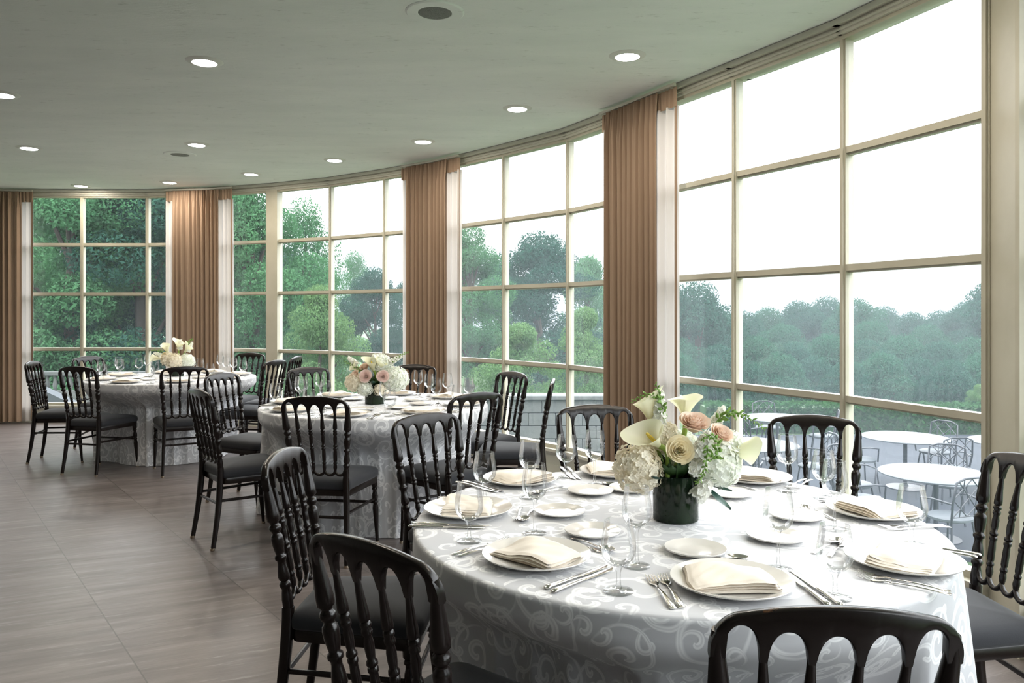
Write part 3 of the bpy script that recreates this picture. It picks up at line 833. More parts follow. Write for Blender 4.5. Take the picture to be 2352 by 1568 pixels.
PW=Proto(stemware('wine_glass',[(.0001,.094),(.010,.0955),(.020,.101),(.029,.110),(.0345,.121),(.0362,.133),(.0355,.150),(.0325,.172),(.0295,.196)],.0011,
  [(.0075,.007),(.0050,.014),(.0038,.03),(.0034,.06),(.0038,.082),(.0065,.0915),(.010,.0955)],.034,.196))
PG=Proto(stemware('water_goblet',[(.0001,.056),(.012,.0575),(.024,.064),(.033,.074),(.0378,.087),(.0390,.099),(.0372,.118),(.0335,.140),(.0315,.158)],.0012,
  [(.0085,.007),(.0062,.014),(.0050,.028),(.0052,.042),(.0085,.053),(.012,.0575)],.035,.158))
def strip(mb,P,W,T,n=10,sq=.8):
    """P list of (x,y,z), along y; W half widths, T half thicknesses"""
    mb.tube(P,[(w,t) for w,t in zip(W,T)],n,up=(0,0,1),sq=sq)
def handle(mb,y0,y1,zl,wend,wneck):
    m=9; P=[];W=[];T=[]
    for k in range(m):
        t=k/(m-1); y=y0+(y1-y0)*t
        w=wneck+(wend-wneck)*(1-t)**1.6
        if k==0: w*=.55
        elif k==1: w*=1.02
        P.append((0,y,zl+.006*math.sin(PI*t)*.6+.0015)); W.append(w); T.append(.0015 if k else .001)
    strip(mb,P,W,T)
def make_fork(name,L):
    r=empty(name); s=L/.2
    mb=MB(); handle(mb,-.10*s,.025*s,.001,.0095*s,.0030*s)
    mb.tube([(0,-.10*s,.0025),(0,-.095*s,.0032),(0,-.078*s,.0045)],[(.006*s,.0015),(.0085*s,.0019),(.005*s,.0012)],10,up=(0,0,1)); mk('handle',mb,M_STEEL,r,smooth=60)
    mb=MB(); strip(mb,[(0,.022*s,.0052),(0,.034*s,.0045),(0,.044*s,.003),(0,.054*s,.0022),(0,.062*s,.0022)],[.0030*s,.0042*s,.0095*s,.0122*s,.0124*s],[.0013]*5)
    for k in range(4):
        x=(-.0103+.00687*k)*s
        strip(mb,[(x,.060*s,.0024),(x*.98,.075*s,.0030),(x*.96,.088*s,.0048),(x*.95,.099*s,.0075)],[.0021*s,.0019*s,.0016*s,.0007*s],[.0011,.001,.0009,.0005],8)
    mk('tines',mb,M_STEEL,r,smooth=60); return r
def make_knife():
    r=empty('table_knife')
    mb=MB(); strip(mb,[(0,-.115,.003),(0,-.112,.004),(0,-.10,.0048),(0,-.06,.0045),(0,-.02,.0042),(0,-.012,.004)],[.004,.0085,.0082,.0068,.0055,.0065],[.0015,.0032,.0036,.0034,.0032,.003]); mk('handle',mb,M_STEEL,r,smooth=60)
    mb=MB(); strip(mb,[(0,-.013,.004),(0,.0,.0038),(.001,.03,.0036),(.001,.07,.0032),(.0,.095,.003),(-.003,.112,.0028)],[.0045,.0078,.0088,.0092,.0085,.002],[.0016,.0012,.0011,.001,.0009,.0005]); mk('blade',mb,M_STEEL,r,smooth=60)
    return r
def make_spoon(L=.17):
    r=empty('dessert_spoon'); s=L/.2
    mb=MB(); handle(mb,-.10*s,.035*s,.001,.0095*s,.0028*s); mk('handle',mb,M_STEEL,r,smooth=60)
    mb=MB()
    def fn(u,v):
        a=2*PI*u; q=v; w=.0205*s*(1-.18*math.sin(a)) ; x=w*math.cos(a)*q; y=.066*s+.034*s*math.sin(a)*q
        return (x,y,.0012+.0085*q*q*.9)
    mb.grid(fn,24,7,closed_u=True)
    def fn2(u,v):
        x,y,z=fn(u,v); return (x*1.03,y+.0*s,z-.0012)
    mb2=MB(); mb2.grid(fn2,24,7,closed_u=True); mb.add(mb2.v,[tuple(reversed(f)) for f in mb2.f]); mk('bowl',mb,M_STEEL,r,smooth=180)
    return r
PF=Proto(make_fork('table_fork',.200)); PK=Proto(make_knife()); PSP=Proto(make_spoon()); PDF=Proto(make_fork('dessert_fork',.165))
def make_napkin(seed,name='folded_napkin'):
    rr=random.Random(seed); r=None; mb=MB()
    W,D=.20,.152
    a0,a1,a2=rr.uniform(0,6),rr.uniform(0,6),rr.uniform(0,6)
    layers=4; h=.0062
    for k in range(layers):
        dx=rr.uniform(-.004,.004)+.006*k*(1 if seed%2 else -1)*.5; dy=rr.uniform(-.003,.003)-.0025*k; z0=.0045+h*k
        w=W-.006*k; d=D-.004*k
        nu,nv=26,20
        def pt(u,v,top):
            # superellipse edge rounding
            x=(u-.5); y=(v-.5)
            ex=min(1,(0.5-abs(x))/.035); ey=min(1,(.5-abs(y))/.045); e=math.sqrt(max(0,1-(1-min(ex,1))**2))*math.sqrt(max(0,1-(1-min(ey,1))**2))
            wav=(.0050*math.sin(5*x+a0+3*y)+.0016*math.sin(9*x+5*y+a1)+.0010*math.sin(-7*x+12*y+a2)+.0006*math.sin(23*x-17*y+a0))*(k+1)/layers
            sag=-.0045*max(0,(abs(x)-.34))/.16*k/3
            zz=z0+wav+sag+(h*.55 if top else -h*.42)*e
            sx=w*x+.004*math.sin(6*y+a1)*1; sy=d*y+.004*math.sin(5*x+a2)
            return (sx+dx,sy+dy,max(zz,.0042))
        v=[pt(i/nu,j/nv,True) for j in range(nv+1) for i in range(nu+1)]+[pt(i/nu,j/nv,False) for j in range(nv+1) for i in range(nu+1)]
        o=(nu+1)*(nv+1); f=[]
        for j in range(nv):
            for i in range(nu):
                a=j*(nu+1)+i; f.append((a,a+1,a+nu+2,a+nu+1)); f.append((a+o,a+nu+1+o,a+nu+2+o,a+1+o))
        for i in range(nu):
            f.append((i,i+o,i+1+o,i+1)); a=nv*(nu+1)+i; f.append((a,a+1,a+1+o,a+o))
        for j in range(nv):
            a=j*(nu+1); b=a+nu+1; f.append((a,b,b+o,a+o)); a+=nu; b=a+nu+1; f.append((a,a+o,b+o,b))
        mb.add(v,f)
    return mk(name,mb,M_NAP,smooth=180)
NAPS=[Proto(make_napkin(s)) for s in (3,8,13,22)]

def setting(tb,ctr,p,place,tn,glasses=None,bb=None,cut=True,nap=0,nrot=0.0):
    """p plate centre; frame turned to the table centre"""
    d=(V2(ctr)-V2(p)).normalized(); rt=Vector((d.y,-d.x)); ang=math.atan2(d.y,d.x)-PI/2
    P=V2(p)
    def at(r,f): q=P+rt*r+d*f; return (q.x,q.y,TT)
    where='at %s place of %s table'%(place,tn)
    PD.put((p[0],p[1],TT),ang,'white dinner plate under a folded napkin '+where,'plate','dinner plates')
    NAPS[nap%4].put((p[0],p[1],TT+.006),ang+nrot,'folded cream napkin on the plate '+where,'napkin','cream napkins')
    b=bb if bb else (at(0,.285)[0],at(0,.285)[1])
    PB.put((b[0],b[1],TT),0,'small empty white bread plate '+where,'plate','bread plates')
    g,w=glasses if glasses else (at(.26,0)[:2],at(.19,.14)[:2])
    PG.put((g[0],g[1],TT),0,'empty short-stemmed water goblet '+where,'glass','water goblets')
    PW.put((w[0],w[1],TT),0,'empty long-stemmed wine glass '+where,'glass','wine glasses')
    if cut:
        PF.put(at(-.172,-.035),ang+.02,'silver fork, outer of two, '+where,'fork','table forks')
        PF.put(at(-.147,-.030),ang-.03,'silver fork, inner of two, '+where,'fork','table forks')
        PK.put(at(.160,-.020),ang+.03,'silver knife, inner of two, '+where,'knife','table knives')
        PK.put(at(.184,-.025),ang+.06,'silver knife, outer of two, '+where,'knife','table knives')
        PDF.put(at(.015,.162),ang-PI/2+.05,'small dessert fork above the plate '+where,'fork','dessert forks')
        PSP.put(at(.020,.190),ang-PI/2-.10,'silver spoon above the plate '+where,'spoon','dessert spoons')
S1=[((.062,1.95),'front left',((.238,1.728),(.307,1.900)),(.227,2.177),0,.12),
    ((.501,1.764),'front middle',((.707,1.691),(.646,1.874)),(.477,2.011),1,-.08),
    ((.971,1.917),'front right',((1.076,2.079),(.929,2.225)),(.727,2.127),2,.1),
    ((1.118,2.394),'right-hand',((1.049,2.60),(.960,2.697)),(.863,2.343),3,.2),
    ((.900,2.880),'back right',((.68,3.02),(.62,2.88)),(.74,2.633),1,PI+.1),
    ((.363,2.985),'back middle',((.243,2.949-.03),(.297,2.790)),(.42,2.71),0,-.1),
    ((.031,2.850),'back left',((-.091,2.572),(.060,2.600)),(.271,2.671),2,PI),
    ((-.137,2.414),'left-hand',((-.117,2.106),(.064,2.181)),(.148,2.394),3,.05)]
for p,pl,gl,bb,nn,nr in S1: 
    if pl=='back middle': gl=((.205,2.93),(.297,2.790)); p=(.40,2.985)
    setting(None,T1,p,pl,'nearest',gl,bb,True,nn,nr)
PLN={0:'right-hand',45:'back right',90:'back middle',135:'back left',180:'left-hand',225:'front left',270:'front middle',315:'front right'}
for ctr,tn,off,cut in ((T2,'middle',-6,True),(T3,'far left',-16,False)):
    for k in range(8):
        a=math.radians(45*k+off); p=(ctr[0]+.60*math.cos(a),ctr[1]+.60*math.sin(a))
        setting(None,ctr,p,PLN[45*k],tn,None,None,cut,k,(k*.37)%.4-.2)

# ------------------------------------------------------------ flowers
def orient(loc,d,roll=0.0,s=1.0):
    q=Vector(d).normalized().to_track_quat('Z','Y'); return Matrix.Translation(Vector(loc))@q.to_matrix().to_4x4()@Matrix.Rotation(roll,4,'Z')@Matrix.Scale(s,4)
def rose_mb(R,seed):
    rr=random.Random(seed); mb=MB()
    n=34
    for k in range(n):
        t=k/(n-1); ang=k*2.39996+rr.uniform(-.15,.15); rad=R*(.05+.62*t**.85); hgt=R*(1.05-.30*t)*.95
        open_=.05+1.0*t**1.6; wd=R*(.22+.62*t)
        Rz=Matrix.Rotation(ang,4,'Z')
        def fn(u,v):
            a=(u-.5)*2.0; ww=wd*math.sin(min(1,.25+v*.95)*PI*.62)
            # cup: base low near centre, lip out
            z=-R*.45+hgt*v*1.05
            rr_=rad*(.35+.65*v**.6)+R*.34*open_*max(0,v-.55)**1.5*2.2
            th=a*ww/max(rad+R*.18,.3*R)*.85
            lip=.05*R*math.sin(3*a+k)*v*t
            x=rr_*math.cos(th); y=rr_*math.sin(th)
            return (x,y,z-.10*R*a*a*v*v-.25*R*open_*max(0,v-.7)+lip)
        mb.grid(fn,7,6,M=Rz)
    return mb
def floret(mb,M,s,rr,np_=4):
    for k in range(np_):
        a=2*PI*k/np_+rr.uniform(-.12,.12); c=math.cos(a);d=math.sin(a)
        w=s*.55; up=s*rr.uniform(.0,.35)
        def P(r,t,z): return (r*c-t*d, r*d+t*c, z)
        v=[P(0,0,0),P(s*.5,-w,up*.4),P(s*.95,-w*.55,up),P(s*1.08,0,up*1.05),P(s*.95,w*.55,up),P(s*.5,w,up*.4),P(s*.55,0,up*.1-s*.06)]
        mb.add(v,[(0,1,6),(1,2,6),(2,3,6),(3,4,6),(4,5,6),(5,0,6)],M)
def hyd_mb(R,seed,n=170,sq=(1,1,.92)):
    rr=random.Random(seed); mb=MB()
    for k in range(n):
        z=1-2*(k+.5)/n; ph=k*2.39996; q=math.sqrt(1-z*z)
        d=Vector((q*math.cos(ph),q*math.sin(ph),z)); 
        lump=1+.10*math.sin(5*d.x+seed)*math.cos(4*d.y+2*seed)+rr.uniform(-.09,.07)
        p=Vector((d.x*sq[0],d.y*sq[1],d.z*sq[2]))*R*lump
        dd=(d+Vector((rr.uniform(-.45,.45),rr.uniform(-.45,.45),rr.uniform(-.45,.45)))).normalized()
        floret(mb,orient(p,dd,rr.uniform(0,6.3)),R*rr.uniform(.115,.165),rr)
    core=MB(); return mb
def calla_mb(L,Wd,seed,tip=1.0):
    """spathe: rolled funnel, pointed tip on +y side"""
    rr=random.Random(seed); mb=MB()
    def fn(u,v):
        a=(u-.5)*2*PI*1.12
        fl=v**2.1
        r=L*.055+Wd*(.30*v+.70*fl)
        k=(1+math.cos(a))/2   # 1 at front tip side
        z=L*(v*(.62+.38*k*tip*v))
        x=-r*math.sin(a)*(1-.12*k*fl); y=r*math.cos(a)*(1+.25*tip*fl*k)
        z-=Wd*.35*fl*v*(.4+.6*abs(math.sin(a)))
        rad=1+(u-.5)*.16*(1-v*.5)
        return (x*rad+.01*L*math.sin(3*a+seed)*fl,y*rad,z)
    mb.grid(fn,36,14); return mb
def stem_mb(pts,r0,r1,n=8):
    mb=MB(); m=len(pts); P=[Vector(p) for p in pts]
    out=[]
    for i in range(13):
        t=i/12*(m-1); k=min(int(t),m-2); f=t-k
        a=P[max(k-1,0)];b=P[k];c=P[k+1];d=P[min(k+2,m-1)]
        out.append(.5*((2*b)+(c-a)*f+(2*a-5*b+4*c-d)*f*f+(3*b-a-3*c+d)*f**3))
    mb.tube(out,[r0+(r1-r0)*i/12 for i in range(13)],n); return mb,out
def sprig_mb(pts,seed,bud=.006,n=26,leafy=False):
    rr=random.Random(seed); mb,out=stem_mb(pts,.0018,.0008,6)
    for k in range(n):
        t=.25+.75*k/(n-1); i=min(int(t*12),11); p=out[i].lerp(out[i+1],t*12-i); T=(out[i+1]-out[i]).normalized()
        a=k*2.4; o=T.orthogonal().normalized(); o=Matrix.Rotation(a,3,T)@o
        s=bud*(1.25-.85*(t-.25)/.75)
        q=p+o*s*1.0
        M=orient(q,(o+T*.7),a)
        mb.lathe([(.0001,-s*.9),(s*.5,-s*.4),(s*.62,0),(s*.45,s*.6),(.0001,s*1.2)],7,M=M,cap=False)
        if leafy and k%2==0: mb.add([(0,0,0),(s*.7,0,s*.8),(0,0,s*2.6),(-s*.7,0,s*.8)],[(0,1,2,3)],M)
    return mb
def stock_mb(p0,p1,R,seed,n=46):
    rr=random.Random(seed); mb=MB(); A=Vector(p0);B=Vector(p1); T=(B-A).normalized()
    for k in range(n):
        t=(k+.5)/n; o=T.orthogonal().normalized(); o=Matrix.Rotation(k*2.39996,3,T)@o
        p=A.lerp(B,t)+o*R*(1-.55*t**2)*rr.uniform(.7,1.0); s=.013*(1.1-.55*t)
        floret(mb,orient(p,o+T*.35+Vector((rr.uniform(-.4,.4),rr.uniform(-.4,.4),rr.uniform(-.4,.4))),rr.uniform(0,6)),s,rr,5)
        if k%2: floret(mb,orient(p-o*.004,o*.3+T,rr.uniform(0,6)),s*.8,rr,4)
    return mb
def leaf_mb(p,d,L,W):
    mb=MB(); M=orient(p,d)
    def fn(u,v): 
        w=W*math.sin(PI*min(1,v*.97+.03))**.8; a=(u-.5)*2
        return (a*w,.12*L*v*v+abs(a)*W*.25,L*v)
    mb.grid(fn,4,8,M=M); return mb
def centerpiece(loc,spec,label):
    r=empty('floral_centerpiece',loc)
    mb=MB(); mb.lathe([(.0001,0),(.064,0),(.0675,.002),(.068,.006),(.068,.132),(.0675,.137),(.0655,.137),(.0650,.132),(.0650,.012),(.0001,.010)],48,cap=False); mk('vase',mb,M_VASE,r,smooth=50)
    mb=MB()
    for k in range(16):
        a=k*2.4; q=.045*math.sqrt((k+.5)/16); b,_=stem_mb([(q*math.cos(a),q*math.sin(a),.02),(q*math.cos(a)*.8,q*math.sin(a)*.8,.12),(q*2.1*math.cos(a),q*2.1*math.sin(a),.19)],.003,.0025,6); mb.add(b.v,b.f)
    for k in range(30):
        a=k*2.4; q=.03+.055*((k*.618)%1); b=leaf_mb((q*math.cos(a)*.7,q*math.sin(a)*.7,.13),(math.cos(a),math.sin(a),.5+.8*((k*.37)%1)),.06,.016); mb.add(b.v,b.f)
    mk('stems',mb,M_STEM,r,smooth=60)
    for it in spec:
        k=it[0]
        if k=='hyd':
            _,p,R,mat,seed=it; o=mk('hydrangea',hyd_mb(R,seed,int(240+R*1600)),mat,r,smooth=0); o.location=p
            co=MB(); co.lathe([(R*.72*math.sin(PI*i/10)+1e-4,-R*.66*math.cos(PI*i/10)) for i in range(11)],20,cap=False); mk('flower_core',co,mat,o,smooth=180)
        elif k=='rose':
            _,p,R,d,mat,seed=it; mb=MB(); b=rose_mb(R,seed); mb.add(b.v,b.f,orient((0,0,0),d,seed)); mk('rose',mb,mat,r,smooth=180).location=p
        elif k=='calla':
            _,p,L,W,d,roll,seed,stem=it; b=calla_mb(L,W,seed); mb=MB(); mb.add(b.v,b.f,orient((0,0,0),d,roll)); o=mk('calla_lily',mb,M_CALLA,r,smooth=180); o.location=p
            sm=MB(); sm.lathe([(.0001,L*.1),(L*.05,L*.15),(L*.055,L*.4),(L*.04,L*.58),(.0001,L*.62)],10,M=orient((0,0,0),d,roll),cap=False); mk('spadix',sm,M_SPAD,o,smooth=180)
            if stem:
                D=Vector(d).normalized(); s,_=stem_mb([tuple(Vector(stem)-Vector(p)),tuple(-D*L*.35),tuple(D*L*.08)],.0075,.0085,10); mk('flower_stem',s,M_CALSTEM,o,smooth=180)
        elif k=='sprig':
            _,pts,bud,n,seed,leafy=it; mk('green_sprig',sprig_mb(pts,seed,bud,n,leafy),M_GRN,r,smooth=180)
        elif k=='stock':
            _,p0,p1,R,n,seed=it; mk('stock_flower',stock_mb(p0,p1,R,seed,n),M_WHITE,r,smooth=0)
        elif k=='leaf':
            _,p,d,L,W=it; mk('leaf',leaf_mb(p,d,L,W),M_LEAFD,r,smooth=180)
    return tag(r,label,'flower arrangement','table flower arrangements')
SP1=[('hyd',(-.118,-.035,.160),.070,M_HYDC,1),('hyd',(.115,-.005,.170),.076,M_HYDW,2),('hyd',(.165,.02,.215),.052,M_HYDW,5),('hyd',(-.045,.03,.245),.055,M_HYDC,9),('hyd',(.03,.09,.19),.065,M_HYDW,12),
 ('rose',(-.006,-.085,.222),.049,(-.05,-1,.35),M_CREAMR,4),('rose',(.050,-.030,.292),.054,(.0,-.55,1),M_PEACH,7),('rose',(.125,-.045,.262),.044,(.4,-.6,.8),M_PEACH,11),
 ('calla',(-.055,-.045,.225),.110,.050,(-.75,-.35,.75),2.2,1,(-.035,-.03,.09)),('calla',(-.070,.02,.285),.115,.038,(-.15,.1,1),.6,2,(-.03,.0,.13)),
 ('calla',(.040,.05,.290),.105,.050,(.1,.25,1),2.9,3,(.0,.02,.13)),('calla',(.150,-.01,.205),.110,.036,(1,-.25,.1),1.0,4,(.04,-.01,.13)),
 ('stock',(-.050,.0,.27),(-.045,.01,.385),.020,40,31),('stock',(.050,-.075,.205),(.085,-.085,.275),.028,54,32),('stock',(.045,-.080,.085),(.085,-.085,.13),.022,36,33),('stock',(.035,-.06,.165),(.09,-.075,.19),.024,40,36),('stock',(.120,.02,.27),(.150,.02,.335),.018,30,34),
 ('sprig',[(.05,-.06,.16),(.10,-.10,.215),(.085,-.115,.27),(.05,-.11,.255)],.0068,30,41,True),('sprig',[(.075,-.09,.27),(.070,-.105,.22),(.055,-.115,.16),(.035,-.11,.13)],.0062,28,42,True),
 ('sprig',[(.10,0,.25),(.14,-.01,.315),(.20,-.02,.315),(.262,-.03,.275)],.0075,34,43,True),('sprig',[(-.03,.0,.24),(-.045,-.01,.35),(-.09,0,.375),(-.135,0,.350)],.0062,26,44,True),('sprig',[(-.03,.0,.26),(-.045,.0,.36),(-.06,0,.41)],.0085,14,45,False),
 ('leaf',(.085,-.045,.10),(.6,-.35,-.7),.085,.024),('leaf',(.09,-.03,.11),(.9,-.3,-.35),.07,.02),('leaf',(-.06,-.05,.13),(-.3,-.7,.1),.07,.02)]
centerpiece((.494,2.335,TT),SP1,'cream, white and peach flowers with a curling calla lily on the nearest table')
SP2=[('hyd',(-.130,-.03,.150),.066,M_HYDC,3),('hyd',(-.055,-.06,.110),.055,M_HYDW,6),('hyd',(.135,0,.170),.088,M_HYDW,7),('hyd',(.03,.02,.27),.072,M_HYDW,10),('hyd',(.045,-.07,.10),.040,M_HYDC,14),
 ('rose',(-.045,-.095,.195),.052,(-.1,-1,.25),M_PINK,3),('rose',(.070,-.095,.195),.050,(.1,-1,.25),M_PINK,8),('rose',(-.125,-.05,.20),.042,(-.5,-.7,.6),M_PEACH,13),('rose',(-.07,0,.25),.045,(-.3,-.5,.9),M_PEACH,15),
 ('calla',(.0,-.03,.225),.12,.045,(-.25,-.25,1),2.0,5,(0,0,.13)),('calla',(.03,-.03,.23),.11,.040,(.3,-.3,1),1.0,6,(0,0,.13)),('calla',(-.10,0,.23),.10,.036,(-1,0,.6),1.3,9,(-.03,0,.13)),
 ('stock',(-.12,0,.26),(-.185,0,.32),.022,36,51),('stock',(.10,.0,.28),(.185,0,.325),.018,36,52),
 ('sprig',[(-.05,0,.2),(-.13,-.02,.25),(-.21,0,.29)],.008,24,53,True),('sprig',[(.08,0,.25),(.16,0,.32),(.235,0,.355)],.0085,24,54,False),('leaf',(0,-.06,.14),(.1,-1,.2),.07,.022)]
centerpiece((-.94,5.30,TT),SP2,'white and cream flowers with two pink roses on the middle table')
SP3=[('hyd',(-.055,-.04,.165),.070,M_HYDC,21),('hyd',(.105,-.01,.15),.070,M_HYDW,22),('hyd',(.01,-.06,.15),.075,M_HYDC,23),('rose',(-.09,-.06,.20),.048,(-.5,-.8,.4),M_CREAMR,24),
 ('calla',(-.08,0,.22),.13,.042,(-.35,0,1),2.2,25,(0,0,.13)),('calla',(.02,0,.25),.13,.048,(.1,-.1,1),.5,26,(0,0,.13)),('calla',(.08,0,.23),.13,.042,(.6,-.1,.9),.9,27,(0,0,.13)),('calla',(-.13,-.02,.17),.14,.036,(-1,-.1,.12),1.7,28,(0,0,.13)),
 ('stock',(.03,0,.27),(.04,0,.36),.024,40,61),('stock',(.11,0,.25),(.16,0,.33),.020,36,62),('stock',(-.15,0,.2),(-.22,0,.23),.020,30,63),
 ('sprig',[(-.05,0,.2),(-.16,-.02,.25),(-.25,0,.25)],.008,24,64,True),('sprig',[(.08,0,.25),(.13,0,.34),(.16,0,.37)],.008,18,65,True),('leaf',(-.06,-.06,.12),(-.4,-.7,-.3),.08,.022)]
centerpiece((-3.30,7.60,TT),SP3,'ivory and white flowers with upright calla lilies on the far left table')

# ------------------------------------------------------------ outdoors
GZ=-1.17
def ground(name,x0,y0,x1,y1,z,mat,n=1):
    mb=MB(); mb.box((x0,y0,z-.15),(x1,y1,z)); return struct(mk(name,mb,mat,smooth=0))
ground('ground',-60,-30,110,18.6,GZ-.04,M_LAWN)
ground('ground',-60,18.6,1.5,120,GZ-.04,M_LAWN)
ground('ground',1.5,18.6,110,120,-4.2,M_LAWN)
ground('trim_7',2.9,8.05,14,16.2,GZ,M_PAVE)
def leaves(centers,radii,n,size,seed,shell=.55):
    rg=np.random.default_rng(seed); C=np.asarray(centers); Rr=np.asarray(radii)
    wts=(Rr[:,0]*Rr[:,1]+Rr[:,0]*Rr[:,2]); wts=wts/wts.sum(); idx=rg.choice(len(C),n,p=wts)
    d=rg.normal(size=(n,3)); d/=np.linalg.norm(d,axis=1)[:,None]
    q=shell+(1-shell)*rg.random(n)**.6
    P=C[idx]+d*Rr[idx]*q[:,None]
    nrm=d*.6+rg.normal(size=(n,3))*.7+np.array([0,0,.45]); nrm/=np.linalg.norm(nrm,axis=1)[:,None]
    a=rg.normal(size=(n,3)); u=np.cross(nrm,a); u/=np.linalg.norm(u,axis=1)[:,None]; w=np.cross(nrm,u)
    s=size*(.6+.8*rg.random(n))[:,None]
    V=np.stack([P-u*s,P-w*s*.45+nrm*s*.12,P+u*s,P+w*s*.45+nrm*s*.12],1).reshape(-1,3)
    Q=np.arange(4*n).reshape(-1,4); return V,Q
def tree_proto(seed,n,size,mat,spread=1.0,low=.12,tall=1.0):
    """unit tree, height 1, crown half width about .36*spread"""
    rr=random.Random(seed); r=empty('tree')
    mb=MB(); mb.tube([(0,0,0),(.01,0,.2),(-.01,.01,.45),(.01,0,.7)],[.035,.026,.018,.006],8)
    cen=[];rad=[]
    for k in range(48):
        t=rr.random(); z=low+.14+(.78-low)*t
        prof=math.sin(min(1,.18+t*.86)*PI)**.6
        a=k*2.39996+rr.uniform(-.4,.4); q=.27*spread*prof*rr.uniform(.35,1)
        c=(q*math.cos(a),q*math.sin(a),z); cen.append(c); s=rr.uniform(.07,.125); rad.append((s*spread,s*spread,s*.8))
        if k%3==0: mb.tube([(0,0,max(.15,z-.22)),(c[0]*.55,c[1]*.55,z-.07),c],[.010,.006,.002],6)
    cen.append((0,0,.90)); rad.append((.10*spread,.10*spread,.09))
    mk('trunk',mb,M_BARK,r)
    V,Q=leaves(cen,rad,n,size,seed); fast_mesh('crown',V,Q,mat,r)
    return r
TP={'mid':Proto(tree_proto(1,70000,.0068,L_MID,1.15,.0)),'mid2':Proto(tree_proto(2,70000,.0072,L_MID,1.35,-.12)),'dark':Proto(tree_proto(3,60000,.0078,L_DARK,1.4,-.12)),
    'wood':Proto(tree_proto(8,60000,.0078,L_WOOD,1.35,-.12)),'dark2':Proto(tree_proto(4,60000,.0070,L_DARK,1.2,-.10)),'pale':Proto(tree_proto(5,45000,.0095,L_PALE,1.6,-.10)),'loose':Proto(tree_proto(6,24000,.0072,L_MID,1.15,.0))}
def tree(kind,px,Z,ytop,wscale,label,group,rz,zb=GZ-.05):
    if (px-1176)/F_PX*Z>1.5 and Z>18.6: zb=-4.25
    z=CAM_Z+(HOR-ytop)*Z/F_PX; H=(z-zb)/.985
    o=TP[kind].put(((px-1176)/F_PX*Z,Z,zb),rz,label,'tree',group)
    o.scale=(H*wscale,H*wscale,H); return o
g='trees outside the windows'
tree('mid2',40,19,330,.9,'broad green tree outside, behind the far left curtain edge',g,.3)
tree('mid',165,16.5,330,.95,'tall leafy green tree filling the far left window, left half',g,1.1)
tree('dark2',330,17.5,360,1.0,'darker green tree with sky gaps behind the right half of the far left window',g,2.0)
tree('mid2',470,20,380,.8,'green tree mostly hidden behind the curtain of the far left table',g,4.0)
tree('mid',585,17,395,.8,'green leafy tree seen left and right of the cream window post',g,3.2)
tree('loose',700,19,455,.62,'loose airy tree against white sky, right of the cream window post',g,.7)
tree('pale',735,15,655,.62,'pale green low tree, in the lower panes right of the cream post',g,.2)
tree('dark',860,27,612,.75,'bluish dark tree in the lower right of the window left of the middle curtain',g,5.0)
tree('loose',815,32,575,.6,'misty thin tree rising over the bluish one left of the middle curtain',g,1.5)
tree('mid',1080,25,515,.85,'misty green tree just right of the middle curtain',g,2.2)
tree('dark',1240,28,530,1.05,'big dark misty tree in the middle window, round top',g,.5)
tree('mid2',1350,33,585,.6,'thin misty tree at the right side of the middle window',g,1.3)
tree('pale',1195,14,742,.80,'bright pale green bush low in the middle window',g,2.6)
tree('pale',1345,16,705,.62,'bright pale green bush beside the tall right curtain',g,4.4)
tree('dark',1600,26,645,.80,'dark misty tree at the left side of the big window',g,3.9)
tree('pale',2250,17,882,.70,'small bright green bush by the pillar in the big window',g,5.1)
wx=[(1705,34,712,'dark'),(1765,38,705,'wood'),(1835,36,690,'dark2'),(1900,39,680,'dark'),(1965,34,685,'wood'),(2030,41,702,'dark'),(2095,36,716,'dark2'),(2160,38,712,'dark'),(2225,36,690,'dark2'),(2290,30,640,'dark'),(2370,29,600,'dark2'),(1660,40,715,'wood'),(2000,30,735,'wood'),(1800,31,742,'wood'),(2130,31,745,'wood')]
for i,(px,Z,yt,k) in enumerate(wx):
    tree(k,px,Z,yt,.86,'misty green tree in the distant wood beyond the patio','distant wood beyond the patio',i*1.7)
for i,(px,Z,yt) in enumerate([(1560,25,775),(1650,24,790),(1735,25,770),(1820,24,785),(1905,25,765),(1990,24,780),(2075,25,768),(2160,24,782),(2240,25,772),(2330,24,765),(2430,25,760)]):
    tree('dark2' if i%2 else 'wood',px,Z,yt,.84,'dense green tree at the front edge of the distant wood','front edge of the distant wood',i*1.9)
for i in range(13):
    tree(('dark2','wood','dark')[i%3],1480+i*78,19.2+(i%3)*1.1,800+(i*37)%28,.72,'low dense green tree standing right behind the clipped hedge','low trees behind the hedge',i*2.3)
for i,(px,Z,yt) in enumerate([(-60,24,420),(100,26,500),(260,27,520),(400,25,480),(520,26,470),(640,28,560),(740,34,610),(940,34,640),(1020,36,640),(1150,38,600),(1420,38,640),(1520,36,640)]):
    tree('dark' if i%2 else 'mid2',px,Z,yt,.95,'dark green tree in the wood behind the nearer trees','back row of the wood',i*2.1)
